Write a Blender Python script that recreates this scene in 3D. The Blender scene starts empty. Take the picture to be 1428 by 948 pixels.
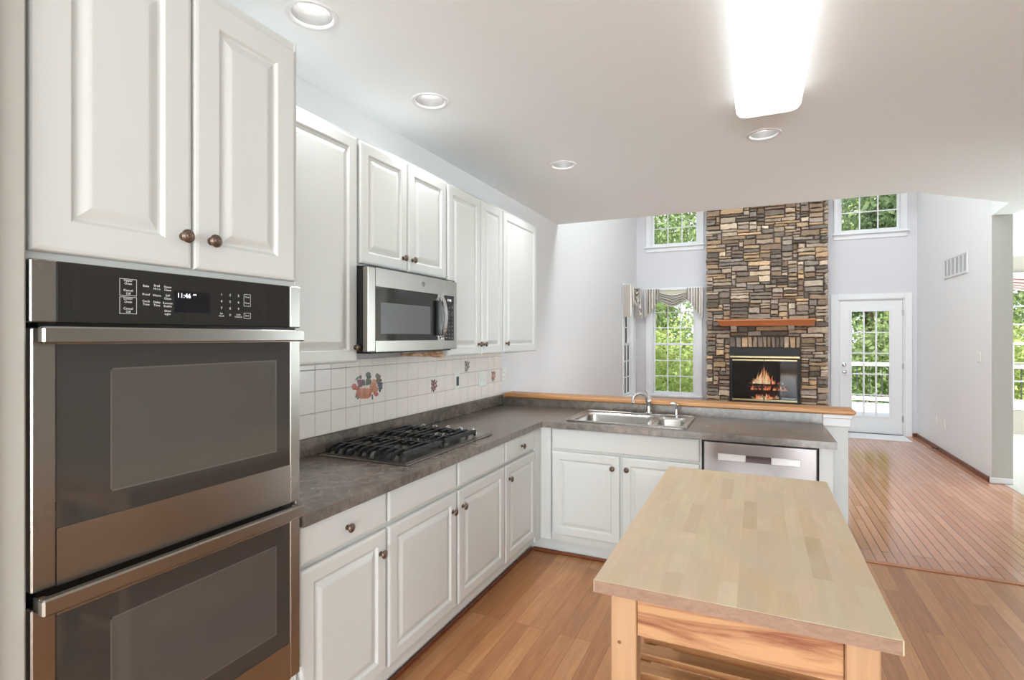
import bpy, bmesh, math, random
from mathutils import Vector, Matrix, noise
random.seed(7)
PI = math.pi
S = bpy.context.scene
COL = S.collection

# ------------------------------------------------------------------ camera, world, sun, big lights, exposure
cd = bpy.data.cameras.new('camera'); cam = bpy.data.objects.new('camera', cd); COL.objects.link(cam)
cam.location = (1.9705, 0.0, 1.4874)
cam.rotation_euler = (PI/2, 0, math.radians(24.8145))
cd.sensor_width = 36.0; cd.lens = 735.36*36/1428; cd.shift_y = -4.27/1428
cd.clip_start = 0.05; cd.clip_end = 200
S.camera = cam
S.view_settings.view_transform = 'Standard'; S.view_settings.look = 'None'
S.view_settings.exposure = 0.52; S.view_settings.gamma = 1.0
S.view_settings.use_curve_mapping = False
w = bpy.data.worlds.new('sky'); S.world = w; w.use_nodes = True
bg = w.node_tree.nodes['Background']; bg.inputs[0].default_value = (0.90, 0.95, 1.0, 1); bg.inputs[1].default_value = 1.15
def sun(rot, energy, ang, col):
    l = bpy.data.lights.new('sun', 'SUN'); l.energy = energy; l.angle = math.radians(ang); l.color = col
    o = bpy.data.objects.new('sun', l); o.rotation_euler = rot; COL.objects.link(o)
sun((math.radians(42), 0, math.radians(14)), 5.0, 3, (1, .95, .86))
def area(name, loc, rot, sx, sy, power, col=(1, 1, 1)):
    l = bpy.data.lights.new(name, 'AREA'); l.shape = 'RECTANGLE'; l.size = sx; l.size_y = sy; l.energy = power; l.color = col
    o = bpy.data.objects.new(name, l); o.location = loc; o.rotation_euler = rot; COL.objects.link(o)
# added fill lights at unseen, invented openings, standing in for daylight
area('fill_rear', (2.4, -6.25, 1.45), (-PI/2, 0, PI), 3.8, 1.7, 42, (.84, .955, 1))
area('fill_rear_upward', (2.4, -6.2, .75), (math.radians(-149), 0, PI), 3.8, .9, 445, (.865, .958, 1))
area('fill_kitchen_right', (5.2, -2.6, 1.5), (math.radians(96), 0, PI/2), 3.2, 1.6, 60, (.84, .955, 1))
area('fill_side_room', (8.3, 8.5, 1.5), (math.radians(104), 0, PI/2), 2.8, 1.8, 215, (.84, .96, 1))

# ------------------------------------------------------------------ helpers
ORG = {}
def setp(o, label=None, cat=None, group=None, kind=None):
    if label: o['label'] = label
    if cat: o['category'] = cat
    if group: o['group'] = group
    if kind: o['kind'] = kind
    return o
def thing(name, label, cat, loc=(0, 0, 0), group=None, kind=None):
    o = bpy.data.objects.new(name, None); COL.objects.link(o); o.location = loc
    o.empty_display_size = .05
    ORG[o] = Vector(loc)
    return setp(o, label, cat, group, kind)

class MB:
    def __init__(s): s.v = []; s.f = []; s.c = []; s.m = []; s.col = None; s.mi = 0
    def add(s, vs, fs):
        b = len(s.v); s.v += [tuple(p) for p in vs]
        for f in fs:
            s.f.append([b+i for i in f]); s.c.append(s.col); s.m.append(s.mi)
    def box(s, x0, x1, y0, y1, z0, z1, ch=0.0):
        x0, x1 = min(x0, x1), max(x0, x1); y0, y1 = min(y0, y1), max(y0, y1); z0, z1 = min(z0, z1), max(z0, z1)
        ch = min(ch, (x1-x0)*.45, (y1-y0)*.45, (z1-z0)*.45)
        if ch <= 0:
            vs = [(x, y, z) for x in (x0, x1) for y in (y0, y1) for z in (z0, z1)]
            s.add(vs, [(0, 1, 3, 2), (4, 6, 7, 5), (0, 4, 5, 1), (2, 3, 7, 6), (0, 2, 6, 4), (1, 5, 7, 3)]); return
        vs = []; idx = {}
        X = (x0, x1); Y = (y0, y1); Z = (z0, z1); sg = (1, -1)
        for i in (0, 1):
            for j in (0, 1):
                for k in (0, 1):
                    for a in range(3):
                        p = [X[i]+sg[i]*ch, Y[j]+sg[j]*ch, Z[k]+sg[k]*ch]
                        p[a] = (X[i], Y[j], Z[k])[a]
                        idx[i, j, k, a] = len(vs); vs.append(p)
        fs = []
        q = [(0, 0), (0, 1), (1, 1), (1, 0)]
        for e in (0, 1):
            fs.append([idx[e, a, b, 0] for a, b in q]); fs.append([idx[a, e, b, 1] for a, b in q]); fs.append([idx[a, b, e, 2] for a, b in q])
        for a in (0, 1):
            for b in (0, 1):
                fs.append([idx[a, b, 0, 0], idx[a, b, 1, 0], idx[a, b, 1, 1], idx[a, b, 0, 1]])
                fs.append([idx[a, 0, b, 0], idx[a, 1, b, 0], idx[a, 1, b, 2], idx[a, 0, b, 2]])
                fs.append([idx[0, a, b, 1], idx[1, a, b, 1], idx[1, a, b, 2], idx[0, a, b, 2]])
        for i in (0, 1):
            for j in (0, 1):
                for k in (0, 1): fs.append([idx[i, j, k, 0], idx[i, j, k, 1], idx[i, j, k, 2]])
        s.add(vs, fs)
    def prism(s, pts, z0, z1):                    # polygon in xy, extruded along z
        n = len(pts)
        s.add([(x, y, z0) for x, y in pts]+[(x, y, z1) for x, y in pts],
              [list(range(n))[::-1], list(range(n, 2*n))]+[(i, (i+1) % n, n+(i+1) % n, n+i) for i in range(n)])
    def extr(s, pts, fn0, fn1):                   # polygon given by (a,b), two mapping functions
        n = len(pts)
        s.add([fn0(a, b) for a, b in pts]+[fn1(a, b) for a, b in pts],
              [list(range(n))[::-1], list(range(n, 2*n))]+[(i, (i+1) % n, n+(i+1) % n, n+i) for i in range(n)])
    def lathe(s, prof, o, ax, n=20):              # prof = [(r, h)] along axis ax from o
        ax = Vector(ax).normalized(); t = Vector((0, 0, 1)) if abs(ax.z) < .9 else Vector((1, 0, 0))
        a = ax.cross(t).normalized(); b = ax.cross(a); o = Vector(o); vs = []; fs = []
        for r, h in prof:
            for i in range(n):
                th = 2*PI*i/n; vs.append(o+ax*h+(a*math.cos(th)+b*math.sin(th))*max(r, 1e-5))
        for k in range(len(prof)-1):
            for i in range(n):
                j = (i+1) % n; fs.append((k*n+i, k*n+j, (k+1)*n+j, (k+1)*n+i))
        fs.append(list(range(n))[::-1]); fs.append([(len(prof)-1)*n+i for i in range(n)])
        s.add(vs, fs)
    def tube(s, pts, rad, n=12):                  # rad: number or list
        P = [Vector(p) for p in pts]; m = len(P)
        R = rad if isinstance(rad, (list, tuple)) else [rad]*m
        vs = []; fs = []; up = None
        for k in range(m):
            d = (P[min(k+1, m-1)]-P[max(k-1, 0)]).normalized()
            if up is None:
                t = Vector((0, 0, 1)) if abs(d.z) < .9 else Vector((0, 1, 0)); up = (t-d*t.dot(d)).normalized()
            else: up = (up-d*up.dot(d)).normalized()
            sd = d.cross(up)
            for i in range(n):
                th = 2*PI*i/n; vs.append(P[k]+(up*math.cos(th)+sd*math.sin(th))*R[k])
        for k in range(m-1):
            for i in range(n):
                j = (i+1) % n; fs.append((k*n+i, k*n+j, (k+1)*n+j, (k+1)*n+i))
        fs.append(list(range(n))[::-1]); fs.append([(m-1)*n+i for i in range(n)])
        s.add(vs, fs)
    def grid(s, fn, nu, nv):
        s.add([fn(i/nu, j/nv) for j in range(nv+1) for i in range(nu+1)],
              [(j*(nu+1)+i, j*(nu+1)+i+1, (j+1)*(nu+1)+i+1, (j+1)*(nu+1)+i) for j in range(nv) for i in range(nu)])
    def build(s, name, mat, parent=None, smooth=None, label=None, recalc=True):
        me = bpy.data.meshes.new(name)
        o = bpy.data.objects.new(name, me); COL.objects.link(o)
        org = ORG.get(parent, Vector((0, 0, 0))) if parent else Vector((0, 0, 0))
        ORG[o] = org
        me.from_pydata([(x-org.x, y-org.y, z-org.z) for x, y, z in s.v], [], s.f)
        for m in (mat if isinstance(mat, (list, tuple)) else [mat]): me.materials.append(m)
        if any(s.m): me.polygons.foreach_set('material_index', s.m)
        if any(c is not None for c in s.c):
            at = me.color_attributes.new('Col', 'FLOAT_COLOR', 'CORNER'); k = 0
            for p, c in zip(me.polygons, s.c):
                for _ in p.loop_indices:
                    at.data[k].color = (*c, 1) if c else (1, 1, 1, 1); k += 1
        if recalc:
            bm = bmesh.new(); bm.from_mesh(me); bmesh.ops.recalc_face_normals(bm, faces=bm.faces); bm.to_mesh(me); bm.free()
        if smooth is not None:
            me.shade_smooth(); me.set_sharp_from_angle(angle=math.radians(smooth))
        if parent: o.parent = parent
        if label: o['label'] = label
        return o
def box1(name, mat, parent, *b, ch=0.0, label=None):
    m = MB(); m.box(*b, ch=ch); return m.build(name, mat, parent, label=label)
def solo(mb, name, mat, label, cat, group=None, kind=None, smooth=None):
    return setp(mb.build(name, mat, None, smooth), label, cat, group, kind)
def struct(mb, name, mat, label=None, smooth=None):
    return setp(mb.build(name, mat, None, smooth), label, None, None, 'structure')

# ------------------------------------------------------------------ materials
def lin(r, g=None, b=None):
    f = lambda c: (c/255/12.92 if c/255 <= .04045 else ((c/255+.055)/1.055)**2.4)
    return (f(r), f(g), f(b), 1)
def mat(name, col=(.8, .8, .8, 1), rough=.5, metal=0.0, spec=.5, emit=None, es=0, coat=0.0):
    m = bpy.data.materials.new(name); m.use_nodes = True; b = m.node_tree.nodes['Principled BSDF']
    b.inputs['Base Color'].default_value = col; b.inputs['Roughness'].default_value = rough; b.inputs['Metallic'].default_value = metal
    b.inputs['Specular IOR Level'].default_value = spec
    if coat: b.inputs['Coat Weight'].default_value = coat; b.inputs['Coat Roughness'].default_value = .08
    if emit: b.inputs['Emission Color'].default_value = emit; b.inputs['Emission Strength'].default_value = es
    return m
class NT:
    def __init__(s, m): s.t = m.node_tree; s.b = s.t.nodes.get('Principled BSDF')
    def n(s, ty, **kw):
        nd = s.t.nodes.new(ty)
        for k, v in kw.items():
            if k.startswith('i_'):
                nd.inputs[k[2:].replace('_', ' ')].default_value = v
            else: setattr(nd, k, v)
        return nd
    def l(s, a, b): s.t.links.new(a, b)
    def ramp(s, fac, stops, interp='LINEAR'):
        r = s.n('ShaderNodeValToRGB'); r.color_ramp.interpolation = interp
        e = r.color_ramp.elements
        while len(e) < len(stops): e.new(.5)
        for el, (p, c) in zip(e, stops): el.position = p; el.color = c
        s.l(fac, r.inputs[0]); return r.outputs[0]
    def pos(s, scale=(1, 1, 1), rot=(0, 0, 0)):
        tc = s.n('ShaderNodeNewGeometry'); mp = s.n('ShaderNodeMapping'); mp.inputs['Scale'].default_value = scale; mp.inputs['Rotation'].default_value = rot
        s.l(tc.outputs['Position'], mp.inputs[0]); return mp.outputs[0]
    def noise(s, vec, scale=5, detail=4, rough=.55, dist=0):
        x = s.n('ShaderNodeTexNoise'); x.inputs['Scale'].default_value = scale; x.inputs['Detail'].default_value = detail
        x.inputs['Roughness'].default_value = rough; x.inputs['Distortion'].default_value = dist
        if vec: s.l(vec, x.inputs['Vector'])
        return x.outputs[0]
    def mix(s, a, b, fac, mode='MIX'):
        x = s.n('ShaderNodeMix', data_type='RGBA', blend_type=mode)
        for v, i in ((fac, 0), (a, 6), (b, 7)):
            if isinstance(v, (int, float)) or isinstance(v, tuple): x.inputs[i].default_value = v
            else: s.l(v, x.inputs[i])
        return x.outputs[2]
    def bump(s, h, strength=.2, dist=.01):
        x = s.n('ShaderNodeBump'); x.inputs['Strength'].default_value = strength; x.inputs['Distance'].default_value = dist
        s.l(h, x.inputs['Height']); s.l(x.outputs[0], s.b.inputs['Normal'])
def planks(name, width, length, stops, rough, groove, grain_scale=(26, 1.6, 1), rot=0, mortar=.0012, mortar_col=None, bump=.25, coat=0, grain_amt=.35, spec=.5, wash=None):
    m = mat(name, rough=rough, coat=coat, spec=spec); t = NT(m)
    p = t.pos(rot=(0, 0, rot))
    sx = t.n('ShaderNodeSeparateXYZ'); t.l(p, sx.inputs[0]); cb = t.n('ShaderNodeCombineXYZ')
    t.l(sx.outputs[1], cb.inputs[0]); t.l(sx.outputs[0], cb.inputs[1])
    br = t.n('ShaderNodeTexBrick'); br.offset = .37; br.offset_frequency = 3; br.squash = 1
    br.inputs['Color1'].default_value = (0, 0, 0, 1); br.inputs['Color2'].default_value = (1, 1, 1, 1); br.inputs['Mortar'].default_value = (.5, .5, .5, 1)
    br.inputs['Scale'].default_value = 1; br.inputs['Brick Width'].default_value = length; br.inputs['Row Height'].default_value = width
    br.inputs['Mortar Size'].default_value = mortar; br.inputs['Mortar Smooth'].default_value = .2
    t.l(cb.outputs[0], br.inputs['Vector'])
    # per-plank offset for the grain
    wn = t.n('ShaderNodeVectorMath', operation='MULTIPLY_ADD'); t.l(br.outputs['Color'], wn.inputs[0]); wn.inputs[1].default_value = (7.3, 13.1, 5.7); t.l(p, wn.inputs[2])
    mp = t.n('ShaderNodeMapping'); mp.inputs['Scale'].default_value = grain_scale; t.l(wn.outputs[0], mp.inputs[0])
    g = t.noise(mp.outputs[0], 1.6, 5, .6, .8)
    g2 = t.noise(mp.outputs[0], 7, 3, .6, .3)
    tone = t.ramp(br.outputs['Color'], stops)
    gr = t.ramp(g, [(.3, (.0, .0, .0, 1)), (.7, (1, 1, 1, 1))])
    dark = t.mix(tone, (.62, .52, .42, 1), 1.0, 'MULTIPLY')
    fac = t.n('ShaderNodeMath', operation='MULTIPLY'); t.l(gr, fac.inputs[0]); fac.inputs[1].default_value = grain_amt
    c = t.mix(tone, dark, fac.outputs[0])
    fc2 = t.n('ShaderNodeMath', operation='MULTIPLY'); t.l(g2, fc2.inputs[0]); fc2.inputs[1].default_value = grain_amt*.5
    c = t.mix(c, dark, fc2.outputs[0])
    if wash:
        wz = t.noise(t.pos(scale=(3.2, 1.6, 1)), 1.5, 5, .65, 1.0)
        c = t.mix(c, wash, t.ramp(wz, [(.38, (0, 0, 0, 1)), (.72, (.75, .75, .75, 1))]))
    if groove:
        c = t.mix(c, mortar_col or (.08, .035, .015, 1), br.outputs['Fac'])
        inv = t.n('ShaderNodeMath', operation='SUBTRACT'); inv.inputs[0].default_value = 1; t.l(br.outputs['Fac'], inv.inputs[1])
        t.bump(inv.outputs[0], bump, .002)
    t.l(c, t.b.inputs['Base Color'])
    return m
def wood(name, c1, c2, scale=(1.2, 26, 26), rough=.45, amt=(.35, .7), dist=1.2):
    m = mat(name, rough=rough); t = NT(m); p = t.pos(scale=scale)
    g = t.noise(p, 1.0, 5, .6, dist)
    t.l(t.ramp(g, [(amt[0], c1), (amt[1], c2)]), t.b.inputs['Base Color']); return m
def speckle(name, stops, scales=(3, 22), rough=.4, bumpy=0, spec=.5):
    m = mat(name, rough=rough, spec=spec); t = NT(m); p = t.pos()
    a = t.noise(p, scales[0], 6, .7, .8); b = t.noise(p, scales[1], 4, .7)
    mx = t.n('ShaderNodeMath', operation='MULTIPLY_ADD'); t.l(b, mx.inputs[0]); mx.inputs[1].default_value = .45
    ad = t.n('ShaderNodeMath', operation='MULTIPLY'); t.l(a, ad.inputs[0]); ad.inputs[1].default_value = .55; t.l(ad.outputs[0], mx.inputs[2])
    t.l(t.ramp(mx.outputs[0], stops), t.b.inputs['Base Color'])
    if bumpy: t.bump(b, bumpy, .01)
    return m
def steel(name, col, rough, scale):
    m = mat(name, col, rough, 1.0); t = NT(m); p = t.pos(scale=scale)
    g = t.noise(p, 1.0, 3, .5)
    mr = t.n('ShaderNodeMapRange'); mr.inputs[1].default_value = 0; mr.inputs[2].default_value = 1; mr.inputs[3].default_value = rough-.02; mr.inputs[4].default_value = rough+.02
    t.l(g, mr.inputs[0]); t.l(mr.outputs[0], t.b.inputs['Roughness'])
    t.l(t.ramp(g, [(0, tuple(c*.97 for c in col[:3])+(1,)), (1, col)]), t.b.inputs['Base Color']); return m
def vcol(name, rough=.7, bumpscale=0, bumpst=.4, noise_amt=.0, emit=0):
    m = mat(name, rough=rough); t = NT(m); a = t.n('ShaderNodeVertexColor'); a.layer_name = 'Col'
    c = a.outputs[0]
    if noise_amt:
        nz = t.noise(t.pos(), 28, 5, .65)
        c = t.mix(c, t.ramp(nz, [(.25, (.45, .42, .4, 1)), (.75, (1.35, 1.3, 1.25, 1))]), noise_amt, 'MULTIPLY')
    t.l(c, t.b.inputs['Base Color'])
    if emit: t.l(c, t.b.inputs['Emission Color']); t.b.inputs['Emission Strength'].default_value = emit
    if bumpscale: t.bump(t.noise(t.pos(), bumpscale, 5, .6), bumpst, .01)
    return m
def glassy(name, tint=(1, 1, 1, 1), ior=1.15):
    m = bpy.data.materials.new(name); m.use_nodes = True; t = NT(m); nt = m.node_tree; nt.nodes.remove(t.b)
    out = nt.nodes['Material Output']; tr = t.n('ShaderNodeBsdfTransparent'); tr.inputs[0].default_value = tint
    gl = t.n('ShaderNodeBsdfGlossy'); gl.inputs['Roughness'].default_value = .02
    lw = t.n('ShaderNodeFresnel'); lw.inputs[0].default_value = ior
    mx = t.n('ShaderNodeMixShader'); t.l(lw.outputs[0], mx.inputs[0]); t.l(tr.outputs[0], mx.inputs[1]); t.l(gl.outputs[0], mx.inputs[2])
    t.l(mx.outputs[0], out.inputs[0]); return m

M_wall = mat('wall_paint', lin(222, 222, 224), .75)
M_wallfar = mat('wall_paint_shaded', lin(212, 210, 214), .75)  # same wall paint, dimmer light put into the colour
M_wallright = mat('wall_paint_lit', lin(236, 236, 238), .75)  # same wall paint, brighter light put into the colour
M_wallk = mat('kitchen_wall_paint', lin(214, 214, 213), .7)
M_ceil = mat('ceiling_paint', lin(239, 243, 244), .85)
M_trim = mat('trim_white', lin(228, 228, 230), .4)
M_cab = mat('cabinet_white', lin(210, 211, 208), .38)
M_panel = mat('end_panel_white', lin(208, 210, 208), .4)
M_shoe = wood('shoe_moulding', lin(122, 62, 34), lin(96, 46, 26))
M_floor = planks('oak_strip_floor', .083, 1.25, [(0, lin(184, 128, 84)), (.5, lin(200, 144, 96)), (1, lin(214, 160, 112))], .30, True, mortar=.0009, mortar_col=lin(110, 66, 36), grain_amt=.75, bump=.12)
M_floor2 = planks('red_oak_floor', .060, 1.1, [(0, lin(186, 130, 102)), (.5, lin(196, 141, 112)), (1, lin(206, 150, 124))], .11, True, mortar=.0022, mortar_col=lin(84, 46, 28), grain_amt=.22, bump=.6, spec=1.0)
M_block = planks('butcher_block', .042, .30, [(0, lin(196, 172, 136)), (.15, lin(214, 190, 154)), (.4, lin(220, 198, 166)), (.55, lin(222, 196, 170)), (.75, lin(214, 198, 162)), (.9, lin(226, 208, 178)), (1, lin(206, 182, 150))], .55, True, grain_scale=(16, 1.8, 1), mortar=.00012, mortar_col=lin(200, 174, 138), grain_amt=.30, bump=.01, wash=lin(196, 182, 160))
M_blockend = wood('block_end_grain', lin(150, 118, 98), lin(130, 98, 80), (28, 6, 60), .6)
M_pine = wood('pale_pine', lin(180, 142, 106), lin(166, 126, 90), (30, 30, 1.6), .5)
M_apron = wood('knotty_orange_wood', lin(182, 137, 95), lin(128, 70, 41), (1.9, 8, 22), .5, (.46, .68), 1.6)
M_slat = wood('slat_wood', lin(206, 158, 108), lin(176, 124, 80), (2, 30, 30), .5)
M_bar = wood('honey_oak', lin(206, 152, 100), lin(178, 122, 74), (1.5, 40, 40), .4)
M_mantel = wood('mantel_oak', lin(200, 124, 74), lin(170, 96, 54), (1.2, 30, 30), .4)
M_counter = speckle('slate_laminate', [(.30, lin(66, 60, 55)), (.42, lin(88, 79, 72)), (.52, lin(112, 101, 92)), (.64, lin(140, 125, 114)), (.78, lin(120, 112, 104))], (1.8, 26), .27, spec=1.0)
M_steel = steel('brushed_steel', lin(160, 156, 150), .28, (3, 3, 3))
M_steelx = steel('brushed_steel_across', lin(146, 141, 141), .30, (3, 3, 3))
M_chrome = mat('chrome', lin(222, 222, 222), .12, 1.0)
M_sink = steel('sink_steel', lin(196, 193, 189), .25, (6, 6, 6))
M_blackglass = mat('black_glass', lin(36, 35, 33), .05, 0, .6)
M_ovenglass = mat('oven_window_glass', lin(60, 57, 54), .05, 0, .65)
M_ovenmesh = mat('oven_inner_glass', lin(82, 78, 74), .06, 0, .65)
M_display = mat('display_glass', lin(14, 13, 22), .08)
M_black = mat('black_plastic', lin(18, 18, 19), .4)
M_blackmetal = mat('matte_black_metal', lin(14, 14, 15), .5)
M_iron = mat('cast_iron', lin(28, 28, 29), .42)
M_bronze = mat('aged_bronze', lin(120, 104, 92), .34, .85)
M_legend = mat('printed_legend_glow', lin(215, 215, 212), .5, emit=lin(215, 215, 212), es=.25)  # key print with a faint glow added to its colour
M_digits = mat('lit_digits', lin(235, 240, 250), .5, emit=lin(235, 240, 250), es=1.6)
M_tile = speckle('cream_tile', [(.3, lin(238, 227, 219)), (.7, lin(245, 237, 231))], (9, 40), .22)
M_grout = mat('grout', lin(186, 177, 170), .9)
M_fruit = vcol('painted_fruit', .3, noise_amt=.5)
M_plate = mat('outlet_plastic', lin(236, 235, 230), .35)
M_slot = mat('dark_slot', lin(70, 70, 68), .6)
M_stone = vcol('ledge_stone', .85, 60, .5, .6)
M_mortar = mat('dark_mortar', lin(98, 84, 74), .95)
M_brass = mat('polished_brass', lin(186, 174, 136), .38, .9)
M_log = wood('charred_log', lin(70, 42, 30), lin(22, 16, 14), (3, 9, 9), .9)
M_glass = glassy('window_glass')
M_fglass = glassy('smoked_fireplace_glass', (.62, .62, .64, 1), 1.5)
M_rug = speckle('white_mat', [(.3, lin(226, 226, 228)), (.7, lin(238, 238, 240))], (20, 90), .95, .3)
M_carpet = speckle('cream_carpet', [(.3, lin(178, 171, 162)), (.7, lin(196, 190, 181))], (12, 120), .95, .4)
M_lens = mat('lamp_lens', (1, 1, 1, 1), .5, emit=(1, .985, .95, 1), es=3.2)
M_diff = mat('fluorescent_diffuser', (.9, .9, .9, 1), .4, emit=(1, .995, .97, 1), es=.98)
M_can = mat('reflector_cone', lin(140, 140, 139), .4, .1)
M_fridge = steel('fridge_steel', lin(190, 188, 186), .3, (3, 3, 3))
M_deck = mat('deck_boards', lin(200, 200, 205), .7)
M_vinyl = mat('white_vinyl', lin(240, 240, 240), .5)
M_dkbal = mat('dark_balusters', lin(60, 62, 60), .5)
M_bark = speckle('bark', [(.3, lin(70, 56, 44)), (.7, lin(110, 92, 74))], (6, 30), .95, .5)
M_lawn = speckle('lawn', [(.3, lin(96, 130, 62)), (.7, lin(150, 178, 92))], (.8, 14), .95)
M_cloth = vcol('swag_fabric', .9)
def leafmat(name, a, b):
    m = mat(name, a, .55, spec=.3); t = NT(m)
    g = t.noise(t.pos(), 4.5, 5, .7)
    c = t.ramp(g, [(.3, a), (.7, b)]); t.l(c, t.b.inputs['Base Color'])
    tr = t.n('ShaderNodeBsdfTranslucent'); t.l(c, tr.inputs[0]); mx = t.n('ShaderNodeMixShader'); mx.inputs[0].default_value = .4
    t.l(t.b.outputs[0], mx.inputs[1]); t.l(tr.outputs[0], mx.inputs[2]); t.l(mx.outputs[0], m.node_tree.nodes['Material Output'].inputs[0])
    return m
M_leafA = leafmat('leaf_green', lin(92, 116, 72), lin(178, 198, 138))
M_leafB = leafmat('leaf_dark', lin(76, 98, 70), lin(150, 172, 126))
M_leafC = leafmat('leaf_yellow_green', lin(124, 148, 76), lin(212, 222, 150))

# ------------------------------------------------------------------ structure
ZC = 2.72; YF = 9.65; ZF = 5.2
def wall_y(y0, y1, x0, x1, z0, z1, holes):        # wall lying in xz with rectangular holes (x0,x1,z0,z1)
    mb = MB(); xs = sorted({x0, x1, *[h[0] for h in holes], *[h[1] for h in holes]}); zs = sorted({z0, z1, *[h[2] for h in holes], *[h[3] for h in holes]})
    for a, b in zip(xs, xs[1:]):
        for c, d in zip(zs, zs[1:]):
            if not any(h[0] <= a+1e-6 and b <= h[1]+1e-6 and h[2] <= c+1e-6 and d <= h[3]+1e-6 for h in holes): mb.box(a, b, y0, y1, c, d)
    return mb
def wall_x(x0, x1, y0, y1, z0, z1, holes):
    mb = wall_y(x0, x1, y0, y1, z0, z1, holes); mb.v = [(y, x, z) for x, y, z in mb.v]; return mb
W2 = (.27, 1.03, .46, 2.26); W1 = (.25, 1.08, 3.10, 4.3); W3 = (3.14, 3.97, 3.10, 4.3)
DR = (3.13, 4.0, 0, 2.07)
WL = (8.62, 9.43, .46, 2.26)
struct(wall_x(-.15, 0, -6.1, YF, 0, ZF+.1, [WL]), 'wall_left', M_wall)
struct(wall_y(YF, YF+.15, -.15, 4.15, 0, ZF+.1, [W1, W2, W3, DR, (1.57, 2.61, .415, 1.315)]), 'wall_far', M_wallfar)
struct(wall_x(4.15, 4.315, 6.92, 10.7, 0, ZF+.1, []), 'wall_right', M_wallright)
struct(wall_y(-6.15, -6.0, -.15, 5.05, 0, ZC+.1, [(.4, 4.4, .3, 2.4)]), 'wall_rear', M_wallk)
struct(wall_x(4.9, 5.05, -6.0, 5.4, 0, ZC+.1, [(-4.3, -.9, .6, 2.4)]), 'wall_kitchen_right', M_wallk)
struct(wall_y(5.25, 5.4, 5.05, 8.15, 0, ZC+.1, []), 'wall_side_near', mat('tan_paint', lin(132, 122, 110), .8))  # unseen wall, darkened to cut light bounced onto the column end
WR = (4.95, 6.75, .47, 2.3)
struct(wall_y(10.55, 10.7, 4.315, 8.15, 0, ZC+.1, [WR]), 'wall_side_far', mat('beige_paint', lin(168, 159, 146), .8))
struct(wall_x(8.0, 8.15, 5.4, 10.55, 0, ZC+.1, [(7.0, 10.0, .6, 2.4)]), 'wall_side_right', M_wallk)
# near wall stub and casing left of the oven tower
mb = MB(); mb.box(0.0, .66, -2.0, .50, 0, ZC); struct(mb, 'wall_stub', M_wallk)
mb = MB(); mb.box(.60, .652, .503, .5475, 0, ZC-.003, ch=.004); struct(mb, 'trim_1', mat('greige_casing', lin(182, 180, 172), .5))
# ceiling over the kitchen and the side room, with the cut corner towards the two-storey room
edge = [(0, 5.46), (3.2, 5.52), (4.08, 6.30), (4.15, 6.92)]
CANS = [(.427, 1.512), (.425, 2.323), (.715, 3.585), (2.014, 3.552)]
def ceiling():
    bm = bmesh.new()
    outer = [(-.15, -6.15), (8.15, -6.15), (8.15, 10.7), (4.315, 10.7), (4.315, 6.92)]+edge[::-1]+[(-.15, 5.46)]
    vs = [bm.verts.new((x, y, ZC)) for x, y in outer]; es = [bm.edges.new((vs[i], vs[(i+1) % len(vs)])) for i in range(len(vs))]
    for cx, cy in CANS:
        r = [bm.verts.new((cx+.078*math.cos(2*PI*i/28), cy+.078*math.sin(2*PI*i/28), ZC)) for i in range(28)]
        es += [bm.edges.new((r[i], r[(i+1) % 28])) for i in range(28)]
    bmesh.ops.triangle_fill(bm, edges=es, use_beauty=True)
    g = bmesh.ops.extrude_face_region(bm, geom=bm.faces[:])
    for v in [e for e in g['geom'] if isinstance(e, bmesh.types.BMVert)]: v.co.z += .16
    bmesh.ops.recalc_face_normals(bm, faces=bm.faces)
    me = bpy.data.meshes.new('ceiling'); bm.to_mesh(me); bm.free(); me.materials.append(M_ceil)
    o = bpy.data.objects.new('ceiling', me); COL.objects.link(o); o['kind'] = 'structure'
ceiling()
mb = MB()
for (a, b), (c, d) in zip(edge, edge[1:]):
    n = Vector((d-b, -(c-a))).normalized()*.12
    mb.prism([(a, b), (c, d), (c+n.x, d+n.y), (a+n.x, b+n.y)], ZC+.16, ZF)
struct(mb, 'wall_bulkhead', M_wall)
FILL = (.2, 4.0, 5.65, 6.85)
mb = wall_y(0, .12, -.15, 4.315, 5.3, 9.8, [FILL]); mb.v = [(x, z, ZF+y) for x, y, z in mb.v]
struct(mb, 'ceiling_family', M_ceil)
mb = MB(); mb.box(FILL[0], FILL[1], FILL[2], FILL[3], ZF+.06, ZF+.1); struct(mb, 'ceiling_fill_panel', mat('fill_panel_glow', (.8, .8, .8, 1), .6, emit=(.92, 1, 1, 1), es=6.4))  # unseen glowing panel added to light the family room and stop the sun
# floors
mb = MB(); mb.box(-.15, 8.15, -6.15, 4.17, -.1, 0); struct(mb, 'floor', M_floor)
mb = MB(); mb.box(-.15, 4.245, 4.17, YF+.15, -.1, 0); struct(mb, 'floor_family', M_floor2)
mb = MB(); mb.box(4.245, 8.15, 4.17, 10.7, -.1, .004); struct(mb, 'floor_side', M_carpet)
mb = MB(); mb.box(2.53, 4.9, 4.14, 4.19, 0, .006, ch=.003); struct(mb, 'trim_2', wood('threshold_oak', lin(186, 124, 86), lin(164, 104, 70), (1.5, 40, 40), .25))
# half wall behind the peninsula
mb = MB(); mb.box(0, 2.52, 4.062, 4.19, 0, .978); struct(mb, 'wall_half', M_panel)
mb = MB(); mb.box(2.372, 2.535, 4.045, 4.2, .895, .975, ch=.006); mb.box(2.372, 2.545, 4.035, 4.21, .95, .977, ch=.006); struct(mb, 'trim_3', M_trim)
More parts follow.
